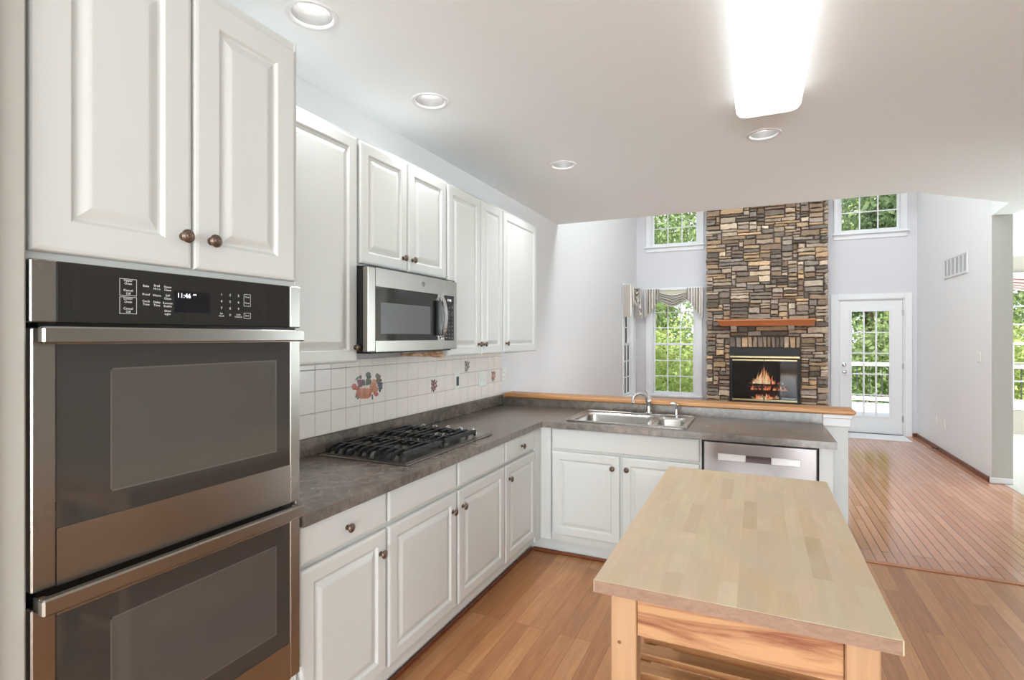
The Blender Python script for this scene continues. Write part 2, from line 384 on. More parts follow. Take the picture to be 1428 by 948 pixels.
# shoe mouldings and baseboards
mb = MB(); mb.box(4.13, 4.149, 6.93, YF, 0, .055, ch=.006); struct(mb, 'baseboard_right', M_shoe)
mb = MB(); mb.box(4.09, 4.13, YF-.02, YF, 0, .055, ch=.006); struct(mb, 'baseboard_far', M_shoe)
mb = MB(); mb.box(4.13, 4.315, 6.905, 6.92, 0.005, .06, ch=.004); struct(mb, 'baseboard_column', M_trim)
mb = MB(); mb.box(4.1505, 4.3145, 6.914, 6.9195, .06, ZC-.001); struct(mb, 'column_end_shade', mat('shaded_end_grey', lin(186, 185, 179), .7))  # thin slab added over the column end, shade put into its grey
mb = MB(); mb.box(.538, .556, 1.262, 3.405, 0, .022, ch=.005); mb.box(.556, 1.672, 3.405, 3.423, 0, .022, ch=.005); struct(mb, 'trim_4', M_shoe)

def window(name, T, u0, u1, z0, z1, cols, rows, hung, cas, sillz=None, depth=.15, label=None):
    """T(u, d, z): d = distance into the wall from the room face"""
    root = thing(name, label, None, (0, 0, 0), None, 'structure'); root.location = T((u0+u1)/2, 0, z0); ORG[root] = Vector(root.location)
    def bx(mb, a, b, d0, d1, c, d, ch=0):
        p = T(a, d0, c); q = T(b, d1, d); mb.box(p[0], q[0], p[1], q[1], p[2], q[2], ch)
    m = MB()
    bx(m, u0-cas, u0, -.02, -.001, z0-cas*.2, z1+cas, .004); bx(m, u1, u1+cas, -.02, -.001, z0-cas*.2, z1+cas, .004)
    bx(m, u0, u1, -.02, -.001, z1, z1+cas, .004)
    m.build('casing', M_trim, root)
    m = MB(); bx(m, u0-cas-.02, u1+cas+.02, -.055, -.001, z0-.03, z0, .004); bx(m, u0-cas, u1+cas, -.018, -.001, z0-.10, z0-.03, .003)
    m.build('sill', M_trim, root)
    m = MB(); bx(m, u0, u0+.02, 0, depth, z0, z1); bx(m, u1-.02, u1, 0, depth, z0, z1); bx(m, u0+.02, u1-.02, 0, depth, z1-.02, z1); bx(m, u0+.02, u1-.02, 0, depth, z0, z0+.02)
    m.build('jamb', M_trim, root)
    zm = (z0+z1)/2
    sashes = [(z0+.02, zm+.02, .05, rows), (zm-.02, z1-.02, .085, rows)] if hung else [(z0+.02, z1-.02, .06, rows)]
    for (a, b, d, r) in sashes:
        m = MB(); fw = .036
        l, rr = u0+.02, u1-.02
        bx(m, l, l+fw, d, d+.03, a, b, .004); bx(m, rr-fw, rr, d, d+.03, a, b, .004); bx(m, l+fw, rr-fw, d, d+.03, a, a+fw, .004); bx(m, l+fw, rr-fw, d, d+.03, b-fw, b, .004)
        s = m.build('sash', M_trim, root)
        m = MB()
        for i in range(1, cols): c = l+fw+(rr-l-2*fw)*i/cols; bx(m, c-.008, c+.008, d+.006, d+.024, a+fw, b-fw)
        for i in range(1, r): c = a+fw+(b-a-2*fw)*i/r; bx(m, l+fw, rr-fw, d+.008, d+.022, c-.008, c+.008)
        m.build('grille', M_trim, s)
        m = MB(); bx(m, l+fw-.004, rr-fw+.004, d+.0125, d+.0165, a+fw-.004, b-fw+.004); m.build('pane', M_glass, s)
    return root
TF = lambda u, d, z: (u, YF+d, z)
TL = lambda u, d, z: (-d, u, z)
TR = lambda u, d, z: (u, 10.55+d, z)
window('window_1', TF, *W1, 3, 4, False, .075)
window('window_2', TF, *W2, 3, 3, True, .10)
window('window_3', TF, *W3, 3, 4, False, .06)
window('window_4', TL, *WL, 3, 3, True, .10)
window('window_5', TR, *WR, 6, 3, True, .09)

# glazed door to the deck
d = thing('door_1', None, None, (3.565, YF, 0), None, 'structure')
m = MB(); m.box(3.04, 3.135, YF-.022, YF-.001, 0, 2.155, ch=.004); m.box(3.995, 4.088, YF-.022, YF-.001, 0, 2.155, ch=.004); m.box(3.135, 3.995, YF-.022, YF-.001, 2.066, 2.155, ch=.004)
m.box(3.131, 3.16, YF, YF+.15, 0, 2.069); m.box(3.978, 3.999, YF, YF+.15, 0, 2.069); m.box(3.16, 3.978, YF, YF+.15, 2.05, 2.069); m.build('door_frame', M_trim, d)
m = MB(); y0, y1 = YF+.012, YF+.056
m.box(3.165, 3.31, y0, y1, .015, 2.045); m.box(3.82, 3.974, y0, y1, .015, 2.045); m.box(3.31, 3.82, y0, y1, .015, .262); m.box(3.31, 3.82, y0, y1, 1.892, 2.045)
for a, b, c, e in ((3.295, 3.325, .247, 1.907), (3.805, 3.835, .247, 1.907)): m.box(a, b, y0-.01, y0+.002, c, e, ch=.004)
m.box(3.325, 3.805, y0-.01, y0+.002, .247, .277, ch=.004); m.box(3.325, 3.805, y0-.01, y0+.002, 1.877, 1.907, ch=.004)
leaf = m.build('door_leaf', M_trim, d)
m = MB()
for i in (1, 2): x = 3.325+.48*i/3; m.box(x-.010, x+.010, y0+.006, y1-.006, .277, 1.877)
for i in range(1, 5): z = .277+1.6*i/5; m.box(3.325, 3.805, y0+.008, y1-.008, z-.009, z+.009)
m.build('grille', M_trim, leaf); box1('pane', M_glass, leaf, 3.308, 3.822, y0+.02, y0+.024, .26, 1.894)
m = MB(); m.lathe([(.03, 0), (.03, .006), (.012, .01), (.011, .035), (.026, .045), (.03, .058), (.024, .072), (.004, .076)], (3.225, y0, .945), (0, -1, 0)); m.build('door_knob', M_chrome, leaf, 40)
m = MB(); m.lathe([(.03, 0), (.03, .012), (.022, .018), (.003, .02)], (3.225, y0, 1.055), (0, -1, 0)); m.box(3.218, 3.232, y0-.032, y0-.018, 1.035, 1.075, ch=.003); m.build('deadbolt', M_chrome, leaf, 40)
for z in (.25, 1.05, 1.85):
    m = MB(); m.lathe([(.007, 0), (.007, .09)], (3.977, YF-.006, z-.045), (0, 0, 1), 10); m.box(3.965, 3.977, YF+.004, YF+.012, z-.045, z+.045); m.build('hinge', M_chrome, d)
box1('threshold', M_blackmetal, d, 3.16, 3.978, YF-.01, YF+.14, 0, .012, ch=.003)

# ------------------------------------------------------------------ cabinet door / knob builders
FX = lambda X: (lambda u, v, dd: (X+dd, u, v))          # face looking +x
FY = lambda Y: (lambda u, v, dd: (u, Y-dd, v))          # face looking -y
def rings(mb, F, u0, u1, v0, v1, prof):
    vs = []; fs = []
    for i, dd in prof: vs += [F(u0+i, v0+i, dd), F(u1-i, v0+i, dd), F(u1-i, v1-i, dd), F(u0+i, v1-i, dd)]
    for k in range(len(prof)-1):
        for j in range(4): fs.append((4*k+j, 4*k+(j+1) % 4, 4*k+4+(j+1) % 4, 4*k+4+j))
    n = len(prof); fs.append([3, 2, 1, 0]); fs.append([4*n-4, 4*n-3, 4*n-2, 4*n-1]); mb.add(vs, fs)
def door_mb(F, u0, u1, v0, v1, frame=.058, t=.02):
    mb = MB(); f = frame
    rings(mb, F, u0, u1, v0, v1, [(0, -t), (0, -.008), (.0015, -.0045), (.004, -.002), (.008, -.0008), (.012, 0), (f-.006, 0), (f-.003, -.0015), (f, -.005), (f+.003, -.0085), (f+.007, -.0095), (f+.010, -.0090), (f+.020, -.0050), (f+.028, -.0020), (f+.033, -.0008), (f+.036, -.0005)])
    return mb
def slab_mb(F, u0, u1, v0, v1, t=.02):
    mb = MB(); rings(mb, F, u0, u1, v0, v1, [(0, -t), (0, -.008), (.0015, -.0045), (.004, -.002), (.008, -.0008), (.013, 0)]); return mb
def knob(F, u, v, parent, r=.0165):
    o = Vector(F(u, v, 0)); ax = Vector(F(u, v, 1))-o; mb = MB(); k = r/.0165
    mb.lathe([(.010*k, -.0005), (.010*k, .002), (.006*k, .004), (.0055*k, .013), (.008*k, .016), (.0155*k, .018), (.0165*k, .0205), (.0155*k, .023), (.0145*k, .0238), (.0135*k, .0232), (.0125*k, .0246), (.0105*k, .0262), (.0085*k, .0268), (.0078*k, .0262), (.0068*k, .0274), (.004*k, .0286), (.0005, .0289)], o, ax, 24)
    return mb.build('knob', M_bronze, parent, 50)
def carcass_x(root, y0, y1, z0, z1, x1, mb=None):
    m = mb or MB(); m.box(.004, x1, y0, y1, z0, z1); return m.build('carcass', M_cab, root)

# ------------------------------------------------------------------ oven tower
t = thing('oven_tower_cabinet', 'tall white oven cabinet with two raised panel doors above the double oven', 'cabinet', (.3, .9, 0))
m = MB(); Y0, Y1 = .5495, 1.2525
m.box(.004, .60, Y0, Y0+.018, .0, 2.43); m.box(.004, .60, Y1-.018, Y1, .0, 2.43)
m.box(.004, .60, Y0+.018, Y1-.018, 1.655, 2.43); m.box(.004, .60, Y0+.018, Y1-.018, .0, .40); m.box(.004, .02, Y0+.018, Y1-.018, .40, 1.655)
m.build('carcass', M_cab, t)
m = MB(); m.box(.60, .624, Y0, .556, .0, 2.43); m.box(.60, .624, 1.2475, Y1+.0005, .0, 2.43); m.box(.60, .62, .556, 1.2475, 1.648, 2.43); m.box(.60, .62, .556, 1.2475, .0, .40)
m.build('face_frame', M_cab, t)
F = FX(.64)
a = door_mb(F, .559, .897, 1.664, 2.40, .075).build('door', M_cab, t); knob(F, .872, 1.744, a, .0175)
a = door_mb(F, .9025, 1.2375, 1.664, 2.40, .075).build('door', M_cab, t); knob(F, .948, 1.744, a, .0175)
slab_mb(F, .565, 1.24, .10, .385).build('drawer_front', M_cab, t)

# double oven
def text_into(mb, body, size, F, u, v, d=.0, align='CENTER'):
    c = bpy.data.curves.new('t', 'FONT'); c.body = body; c.size = size; c.align_x = align; c.align_y = 'CENTER'; c.resolution_u = 2
    o = bpy.data.objects.new('t', c); COL.objects.link(o)
    dg = bpy.context.evaluated_depsgraph_get(); me = bpy.data.meshes.new_from_object(o.evaluated_get(dg))
    mb.add([F(u+p.co.x, v+p.co.y, d) for p in me.vertices], [list(p.vertices) for p in me.polygons])
    bpy.data.objects.remove(o); bpy.data.curves.remove(c); bpy.data.meshes.remove(me)
def frame_into(mb, F, u0, u1, v0, v1, w, d=0):
    for a, b, c, e in ((u0, u1, v1-w, v1), (u0, u1, v0, v0+w), (u0, u0+w, v0, v1), (u1-w, u1, v0, v1)):
        mb.add([F(a, c, d), F(b, c, d), F(b, e, d), F(a, e, d)], [(0, 1, 2, 3)])
ov = thing('double_wall_oven', 'stainless steel double wall oven with black glass doors built into the tall cabinet', 'oven', (.35, .905, .41))
m = MB(); m.box(.03, .60, .572, 1.230, .41, 1.64); m.build('oven_body', M_blackmetal, ov)
m = MB(); m.box(.60, .632, .575, 1.234, .41, 1.6455); m.build('oven_chassis', M_black, ov)
for e0, e1 in ((.5535, .5995), (1.2055, 1.2455)): box1('control_panel_end_cap', M_steel, ov, .622, .65, e0, e1, 1.5165, 1.6465, ch=.003)
cp = box1('control_panel', M_blackglass, ov, .62, .647, .5995, 1.2055, 1.517, 1.646, ch=.002)
FP = FX(.6474)
m = MB(); m.add([FP(.845, 1.550, 0), FP(.940, 1.550, 0), FP(.940, 1.604, 0), FP(.845, 1.604, 0)], [(0, 1, 2, 3)]); dsp = m.build('display', M_display, cp, recalc=False)
m = MB(); text_into(m, '11:46', .0165, FP, .869, 1.592, .0006); text_into(m, 'AM', .006, FP, .897, 1.596, .0006); m.build('clock_digits', M_digits, dsp, recalc=False)
m = MB(); f = .0075
cols = [.736, .777, .8, .83]
frame_into(m, FP, .719, .756, 1.583, 1.622, .0008, .0004); frame_into(m, FP, .719, .756, 1.541, 1.580, .0008, .0004)
for b, u, v in (('Upper\nOven', .7375, 1.6145), ('Cancel\nOff', .7375, 1.5915), ('Lower\nOven', .7375, 1.5725), ('Cancel\nOff', .7375, 1.5495), ('Bake', .777, 1.609), ('Broil\nHi Lo', .802, 1.608), ('Steam\nClean', .828, 1.607),
                ('Proof', .777, 1.589), ('Warm', .802, 1.588), ('Self\nClean', .828, 1.586), ('Cook\nTime', .777, 1.569), ('Delay\nTime', .802, 1.568), ('Remote\nEnable', .828, 1.567), ('Oven\nLight', .828, 1.548)):
    text_into(m, b, f, FP, u, v, .0004)
m.build('mode_key_legend', M_legend, cp, recalc=False); m = MB()
for i, n in enumerate('123456789'):
    text_into(m, n, .009, FP, .973+.026*(i % 3), 1.603-.0185*(i//3), .0004)
text_into(m, 'Set\nClock', .0065, FP, .973, 1.548, .0004); text_into(m, '0', .009, FP, .999, 1.548, .0004); text_into(m, 'Lock\nControls', .0065, FP, 1.025, 1.547, .0004)
frame_into(m, FP, 1.042, 1.064, 1.575, 1.609, .0008, .0004); text_into(m, 'Timer', .0065, FP, 1.053, 1.601, .0004); text_into(m, 'Timer', .0065, FP, 1.053, 1.584, .0004)
frame_into(m, FP, 1.042, 1.064, 1.540, 1.556, .0008, .0004); text_into(m, 'Start', .0065, FP, 1.053, 1.548, .0004)
m.build('number_key_legend', M_legend, cp, recalc=False)
def oven_door(z0, z1, g0, g1, hz0, hz1):
    m = MB(); x0, x1 = .625, .65
    m.box(x0, x1, .5555, .5985, z0, z1, ch=.003); m.box(x0, x1, 1.2055, 1.2445, z0, z1, ch=.003); m.box(x0, x1, .5985, 1.2055, z0, g0); m.box(x0, x1, .5985, 1.2055, g1, z1)
    dr = m.build('oven_door', M_steel, ov)
    m = MB(); m.box(x0, .6475, .5985, 1.2055, g0, g1); gl = m.build('oven_window', M_ovenglass, dr)
    q = FX(.6477); m = MB(); m.add([q(.70, g0+.05, 0), q(1.155, g0+.05, 0), q(1.155, g1-.055, 0), q(.70, g1-.055, 0)], [(0, 1, 2, 3)]); m.build('inner_glass', M_ovenmesh, gl, recalc=False)
    m = MB(); q = FX(.6479); frame_into(m, q, .70, 1.155, g0+.05, g1-.055, .0035, 0); m.build('window_border', mat('window_ink_line', lin(96, 92, 88), .2), gl, recalc=False)
    m = MB(); m.box(.672, .694, .556, 1.2225, hz0, hz1, ch=.004)
    h = m.build('oven_handle', M_steel, dr)
    for ya, yb in ((.5585, .574), (1.204, 1.2195)): box1('handle_bracket', M_chrome, h, .649, .674, ya, yb, hz0+.002, hz1-.002, ch=.002)
oven_door(.969, 1.5065, 1.088, 1.472, 1.474, 1.5085)
oven_door(.418, .936, .532, .908, .930, .965)

# ------------------------------------------------------------------ base cabinets, left run
FB = FX(.635)
def base_x(label, y0, y1, fronts, doors, kick=True):
    r = thing('base_cabinet', label, 'cabinet', (.31, (y0+y1)/2, 0), 'white base cabinets under the grey counter')
    m = MB(); m.box(.004, .613, y0+.001, y1-.001, .105, .872); m.build('carcass', M_cab, r)
    box1('toe_kick', M_panel, r, .02, .535, y0+.001, y1-.001, 0, .104)
    for (a, b, c, e, kb) in fronts:
        o = slab_mb(FB, a, b, c, e).build('drawer_front', M_cab, r)
        if kb: knob(FB, kb[0], kb[1], o)
    for (a, b, c, e, kb) in doors:
        o = door_mb(FB, a, b, c, e).build('door', M_cab, r); knob(FB, kb[0], kb[1], o)
    return r
base_x('white base cabinet beside the double oven, single drawer over one door', 1.256, 1.706, [(1.264, 1.699, .742, .868, (1.475, .802))], [(1.264, 1.699, .160, .724, (1.660, .638))])
base_x('wide white base cabinet under the gas cooktop, two doors below blank fronts', 1.706, 2.798, [(1.714, 2.243, .745, .868, None), (2.261, 2.790, .745, .868, None)], [(1.714, 2.243, .160, .726, (2.203, .638)), (2.261, 2.790, .160, .726, (2.300, .638))])
base_x('narrow white base cabinet in the left run nearest the inner corner', 2.798, 3.27, [(2.807, 3.262, .745, .870, (3.035, .802))], [(2.807, 3.262, .150, .726, (2.850, .640))])
r = thing('corner_base_cabinet', 'plain white filler cabinet in the inner corner where the counter turns', 'cabinet', (.31, 3.63, 0))
m = MB(); m.box(.004, .613, 3.271, 4.035, .105, .872); m.box(.613, .703, 3.3885, 4.035, .105, .872); m.build('carcass', M_cab, r)
m = MB(); m.box(.614, .632, 3.271, 3.3685, .108, .872, ch=.002); m.box(.614, .703, 3.3695, 3.3875, .108, .872, ch=.002); m.build('filler_strip', M_cab, r)
m = MB(); m.box(.02, .535, 3.271, 4.03, 0, .104); m.box(.535, .703, 3.426, 4.03, 0, .104); m.build('toe_kick', M_panel, r)
# sink base
FS = FY(3.3676)
r = thing('sink_base_cabinet', 'white sink cabinet in the peninsula with blank front over two knobbed doors', 'cabinet', (1.19, 3.7, 0))
m = MB(); m.box(.704, .722, 3.3885, 4.035, .105, .872); m.box(1.654, 1.672, 3.3885, 4.035, .105, .872); m.box(.722, 1.654, 3.3885, 4.035, .105, .125); m.box(.722, 1.654, 3.3885, 3.4035, .125, .872); m.box(.722, 1.654, 4.02, 4.035, .125, .872)
m.build('carcass', M_cab, r)
box1('toe_kick', M_panel, r, .704, 1.672, 3.426, 4.02, 0, .104)
slab_mb(FS, .712, 1.662, .730, .868).build('drawer_front', M_cab, r)
o = door_mb(FS, .712, 1.175, .150, .716).build('door', M_cab, r); knob(FS, 1.130, .636, o)
o = door_mb(FS, 1.189, 1.662, .150, .716).build('door', M_cab, r); knob(FS, 1.222, .638, o)
# peninsula end panel
mb = MB(); mb.box(2.290, 2.358, 3.3676, 4.06, 0, .872, ch=.002); mb.box(2.2895, 2.2965, 3.3640, 3.3690, .0, .872)
solo(mb, 'end_panel', M_panel, 'narrow white end panel right of the dishwasher', 'panel')
# dishwasher
r = thing('dishwasher', 'stainless steel dishwasher at the end of the peninsula behind the wooden cart', 'dishwasher', (1.98, 3.7, 0))
box1('tub', M_blackmetal, r, 1.677, 2.287, 3.392, 4.03, .09, .868)
box1('toe_kick', M_black, r, 1.68, 2.284, 3.43, 3.6, 0, .09)
m = MB(); y0, y1 = 3.362, 3.391
hx0, hx1, hz0, hz1 = 1.765, 2.200, .757, .796
m.box(1.690, hx0, y0, y1, .10, .860); m.box(hx1, 2.275, y0, y1, .10, .860); m.box(hx0, hx1, y0, y1, .10, hz0); m.box(hx0, hx1, y0, y1, hz1, .860)
dw = m.build('door', M_steelx, r)
M_hb = mat('bright_handle', lin(236, 236, 238), .35, .2)
for e0, e1 in ((hx0, 1.917), (2.050, hx1)): box1('handle_bar', M_hb, dw, e0, e1, y0-.006, y1, hz0, hz1, ch=.003)
m = MB(); m.box(1.917, 2.05, y0+.016, y1, hz0, hz1); m.box(1.917, 2.05, y0-.003, y0+.012, hz1-.008, hz1, ch=.002); m.build('latch_pocket', mat('dark_pocket', lin(96, 82, 82), .4, .6), dw)

# ------------------------------------------------------------------ counter with splash
SK = (.790, 1.578, 3.425, 3.955)
r = thing('countertop', 'L shaped grey brown stone look laminate countertop with low backsplash lip', 'countertop', (.33, 2.6, .874))
m = MB(); z0, z1 = .875, .914
def edge_strip(m, pts):      # rounded front nose: profile swept along y or x
    pass
m.box(.004, .655, 1.256, 3.335, z0, z1, ch=.0)
m.box(.004, .655, 3.335, 4.038, z0, z1)
hx0, hx1, hy0, hy1 = SK[0]+.02, SK[1]-.02, SK[2]+.02, SK[3]-.02
m.box(.655, hx0, 3.335, 4.038, z0, z1); m.box(hx1, 2.372, 3.335, 4.038, z0, z1); m.box(hx0, hx1, 3.335, hy0, z0, z1); m.box(hx0, hx1, hy1, 4.038, z0, z1)
ct = m.build('worktop', M_counter, r)
m = MB(); m.box(.004, .024, 1.256, 4.038, z1, .998, ch=.003); m.build('splash_lip', M_counter, r)
m = MB(); m.box(.024, 2.370, 4.040, 4.061, z1-.03, .976); m.build('splash_lip', M_counter, r)
mb = MB(); mb.box(.026, 2.56, 4.028, 4.215, .978, 1.012, ch=.010); solo(mb, 'bar_ledge', M_bar, 'long honey oak ledge capping the half wall behind the sink', 'ledge')

# cooktop
r = thing('gas_cooktop', 'black and steel gas cooktop with cast iron grates set into the left counter', 'cooktop', (.315, 2.335, .915))
m = MB(); m.box(.062, .572, 1.918, 2.757, .9145, .922, ch=.004); m.box(.082, .552, 1.938, 2.737, .922, .9245, ch=.001); m.build('tray', M_steel, r)
for (x, y, q) in ((.19, 2.09, .042), (.44, 2.09, .036), (.19, 2.50, .036), (.44, 2.50, .045)):
    m = MB(); m.lathe([(q*1.25, 0), (q*1.25, .006), (q, .008), (q, .014), (q*.9, .018), (.001, .0185)], (x, y, .9245), (0, 0, 1)); m.build('burner', M_blackmetal, r, 40)
def grate(y0, y1):
    m = MB(); zt = .962; w = .011; xa, xb = .085, .515
    n = 10
    for i in range(n):
        x = xa+(xb-xa)*i/(n-1)
        prof = [(y0, .926), (y0+.006, .950), (y0+.028, zt), (y1-.028, zt), (y1-.006, .950), (y1, .926), (y1-.014, .926), (y1-.030, zt-.016), (y0+.030, zt-.016), (y0+.014, .926)]
        if i in (2, 3, 6, 7):      # interrupted fingers over the burners
            ym = (y0+y1)/2
            for a, b in ((y0, ym-.035), (ym+.035, y1)):
                if a == y0: pr = [(a, .926), (a+.006, .950), (a+.028, zt), (b, zt), (b-.006, zt-.014), (a+.030, zt-.016), (a+.014, .926)]
                else: pr = [(a, zt), (b-.028, zt), (b-.006, .950), (b, .926), (b-.014, .926), (b-.030, zt-.016), (a+.006, zt-.014)]
                m.extr(pr, lambda p, q, x=x: (x-w/2, p, q), lambda p, q, x=x: (x+w/2, p, q))
        else: m.extr(prof, lambda p, q, x=x: (x-w/2, p, q), lambda p, q, x=x: (x+w/2, p, q))
    for y in (y0+.085, y1-.085): m.box(xa, xb, y-w/2, y+w/2, zt-.013, zt+.001)
    m.box(xb-.005, xb+.012, y0+.012, y1-.012, .940, zt-.001, ch=.003)
    m.build('grate', M_iron, r)
grate(1.945, 2.292); grate(2.300, 2.650)
for i in range(5):
    m = MB(); m.lathe([(.021, 0), (.021, .006), (.017, .009), (.016, .024), (.012, .028), (.001, .0285)], (.125+.088*i, 2.698, .9245), (0, 0, 1)); m.box(.122+.088*i, .128+.088*i, 2.684, 2.712, .9525, .957, ch=.001); m.build('control_knob', M_chrome, r, 40)

# sink and taps
r = thing('kitchen_sink', 'stainless double bowl sink dropped into the peninsula counter', 'sink', (1.184, 3.69, .9))
m = MB(); x0, x1, y0, y1 = SK; z = .915
def bowl(m, a, b, c, e, dep, top=.9205):
    k = .045; st = []
    def ring(ins, zz):
        rad = max(k, .02); pts = []
        for cx, cy, t0 in ((b-ins-rad, e-ins-rad, 0), (a+ins+rad, e-ins-rad, PI/2), (a+ins+rad, c+ins+rad, PI), (b-ins-rad, c+ins+rad, 1.5*PI)):
            for i in range(6): th = t0+PI/2*i/5; pts.append((cx+rad*math.cos(th), cy+rad*math.sin(th), zz))
        return pts
    rs = [ring(0, top), ring(.004, top-.004), ring(.007, top-.02), ring(.012, top-dep+.03), ring(.02, top-dep+.008), ring(.04, top-dep)]
    vs = sum(rs, []); n = 24; fs = []
    for q in range(len(rs)-1):
        for i in range(n): j = (i+1) % n; fs.append((q*n+i, q*n+j, q*n+n+j, q*n+n+i))
    fs.append([(len(rs)-1)*n+i for i in range(n)]); m.add(vs, fs); return rs[0]
def deck_with_holes():
    bm = bmesh.new()
    def loop(pts):
        v = [bm.verts.new(p) for p in pts]; return [bm.edges.new((v[i], v[(i+1) % len(v)])) for i in range(len(v))]
    k = .03; out = []
    for cx, cy, t0 in ((x1-k, y1-k, 0), (x0+k, y1-k, PI/2), (x0+k, y0+k, PI), (x1-k, y0+k, 1.5*PI)):
        for i in range(6): th = t0+PI/2*i/5; out.append((cx+k*math.cos(th), cy+k*math.sin(th), .9205))
    mm = MB(); h1 = bowl(mm, .832, 1.318, 3.458, 3.860, .19); h2 = bowl(mm, 1.352, 1.546, 3.475, 3.830, .15)
    es = loop(out)+loop(h1)+loop(h2); bmesh.ops.triangle_fill(bm, edges=es, use_beauty=True)
    bm.verts.ensure_lookup_table(); vs = [tuple(v.co) for v in bm.verts]; bm.verts.index_update(); fs = [[v.index for v in f.verts] for f in bm.faces]; bm.free()
    mm.add(vs, fs)
    n = len(out); mm.add(out+[(p[0], p[1], .9142) for p in out], [(i, (i+1) % n, n+(i+1) % n, n+i) for i in range(n)])
    # raised rolled rim
    mm.tube([(p[0], p[1], .921) for p in [tuple(q) for q in out]+[out[0]]], .0045, 8)
    return mm
deck_with_holes().build('basin', M_sink, r, 40)
for cx, cy, zz in ((1.075, 3.66, .9205-.19), (1.449, 3.652, .9205-.15)):
    m = MB(); m.lathe([(.045, 0.0005), (.045, .004), (.036, .004), (.030, .001), (.001, .001)], (cx, cy, zz), (0, 0, 1)); m.build('drain', M_chrome, r, 40)
r = thing('kitchen_faucet', 'chrome gooseneck faucet with upright lever standing behind the large sink bowl', 'faucet', (1.258, 3.91, .921))
m = MB(); m.box(1.13, 1.385, 3.888, 3.932, .9212, .929, ch=.003); m.lathe([(.027, 0), (.027, .006), (.020, .012), (.017, .05), (.016, .075), (.019, .082), (.017, .098), (.004, .102)], (1.262, 3.91, .928), (0, 0, 1)); m.build('faucet_body', M_chrome, r, 40)
pts = []
for i in range(15):
    th = PI*1.06*i/14; pts.append((1.203+.045*math.cos(th), 3.91-.03*(i/14)-.03*(1-math.cos(th))/2, 1.028+.046*math.sin(th)))
m = MB(); m.tube([(1.262, 3.91, .95), (1.258, 3.91, .99)]+pts+[(1.158, 3.845, 1.005)], [.012]*3+[.0115]*14+[.0125], 12); m.build('spout', M_chrome, r, 40)
m = MB(); m.tube([(1.264, 3.911, 1.025), (1.262, 3.914, 1.05), (1.252, 3.92, 1.075), (1.238, 3.925, 1.100)], [.013, .010, .008, .010], 10); m.build('lever', M_chrome, r, 40)
r = thing('sink_sprayer', 'short chrome side sprayer beside the small sink bowl', 'sprayer', (1.458, 3.905, .921))
m = MB(); m.lathe([(.022, 0), (.022, .006), (.014, .011), (.012, .05), (.012, .055)], (1.458, 3.9, .9212), (0, 0, 1)); m.build('sprayer_base', M_chrome, r, 40)
m = MB(); m.tube([(1.458, 3.9, .972), (1.460, 3.898, .995), (1.455, 3.892, 1.008), (1.440, 3.885, 1.015), (1.418, 3.878, 1.016)], [.010, .012, .014, .013, .009], 12); m.build('spray_head', M_chrome, r, 40)

# ------------------------------------------------------------------ upper cabinets
FU = FX(.34)
def upper(label, y0, y1, z0, doors):
    r = thing('wall_cabinet', label, 'cabinet', (.16, (y0+y1)/2, z0), 'white wall cabinets along the left wall')
    m = MB(); m.box(.004, .318, y0+.001, y1-.001, z0, 2.392); m.box(.004, .323, y0+.001, y1-.001, 2.392, 2.40); m.build('carcass', M_cab, r)
    for a, b, c, e, k in doors:
        o = door_mb(FU, a, b, c, e).build('door', M_cab, r); knob(FU, k[0], k[1], o)
upper('white wall cabinet with one tall door between the oven tower and the microwave', 1.256, 1.878, 1.370, [(1.262, 1.868, 1.374, 2.385, (1.850, 1.440))])
upper('short white two door wall cabinet above the microwave', 1.878, 2.631, 1.815, [(1.887, 2.243, 1.824, 2.385, (2.205, 1.888)), (2.252, 2.624, 1.824, 2.385, (2.285, 1.888))])
upper('white wall cabinet with paired tall doors right of the microwave', 2.631, 3.381, 1.370, [(2.640, 3.043, 1.374, 2.385, (3.012, 1.440)), (3.053, 3.374, 1.374, 2.385, (3.085, 1.440))])
upper('white single door wall cabinet at the far end of the row', 3.381, 4.012, 1.370, [(3.389, 4.004, 1.374, 2.385, (3.425, 1.440))])

# microwave
r = thing('microwave', 'stainless over the range microwave with black window under the short cabinet', 'microwave', (.21, 2.21, 1.415))
m = MB(); m.box(.015, .392, 1.884, 2.626, 1.418, 1.810); m.box(.345, .392, 1.862, 1.884, 1.418, 1.800); m.build('case', M_black, r)
m = MB(); x0, x1 = .392, .424
wy0, wy1, wz0, wz1 = 1.889, 2.400, 1.470, 1.716
ya, yb = 1.8385, 2.4465
m.box(x0, x1, ya, wy0, 1.420, 1.799, ch=.004); m.box(x0, x1, wy1, yb, 1.420, 1.799); m.box(x0, x1, wy0, wy1, 1.420, wz0); m.box(x0, x1, wy0, wy1, wz1, 1.799)
dr = m.build('door', M_steel, r)
wn = box1('window', M_blackglass, dr, x0, x1-.002, wy0, wy1, wz0, wz1)
box1('window_screen', mat('perforated_screen', lin(88, 88, 92), .25), wn, x1-.003, x1-.0012, 1.926, 2.330, 1.502, 1.645)
m = MB(); FM = FX(x1)
o0 = (x1-.0005, 2.262, 1.757); m.lathe([(.013, 0), (.013, .0015), (.0115, .0022), (.001, .0022)], o0, (1, 0, 0), 24); m.build('maker_emblem', mat('emblem_grey', lin(120, 118, 120), .35, .7), dr, 40)
m = MB(); pr = []
for i in range(13):
    z = 1.476+.232*i/12; b = math.sin(PI*i/12); pr.append((z, .430+.030*b**.6))
pts = pr+[(z, x-.012 if 0 < i < 12 else x-.008) for i, (z, x) in reversed(list(enumerate(pr)))]
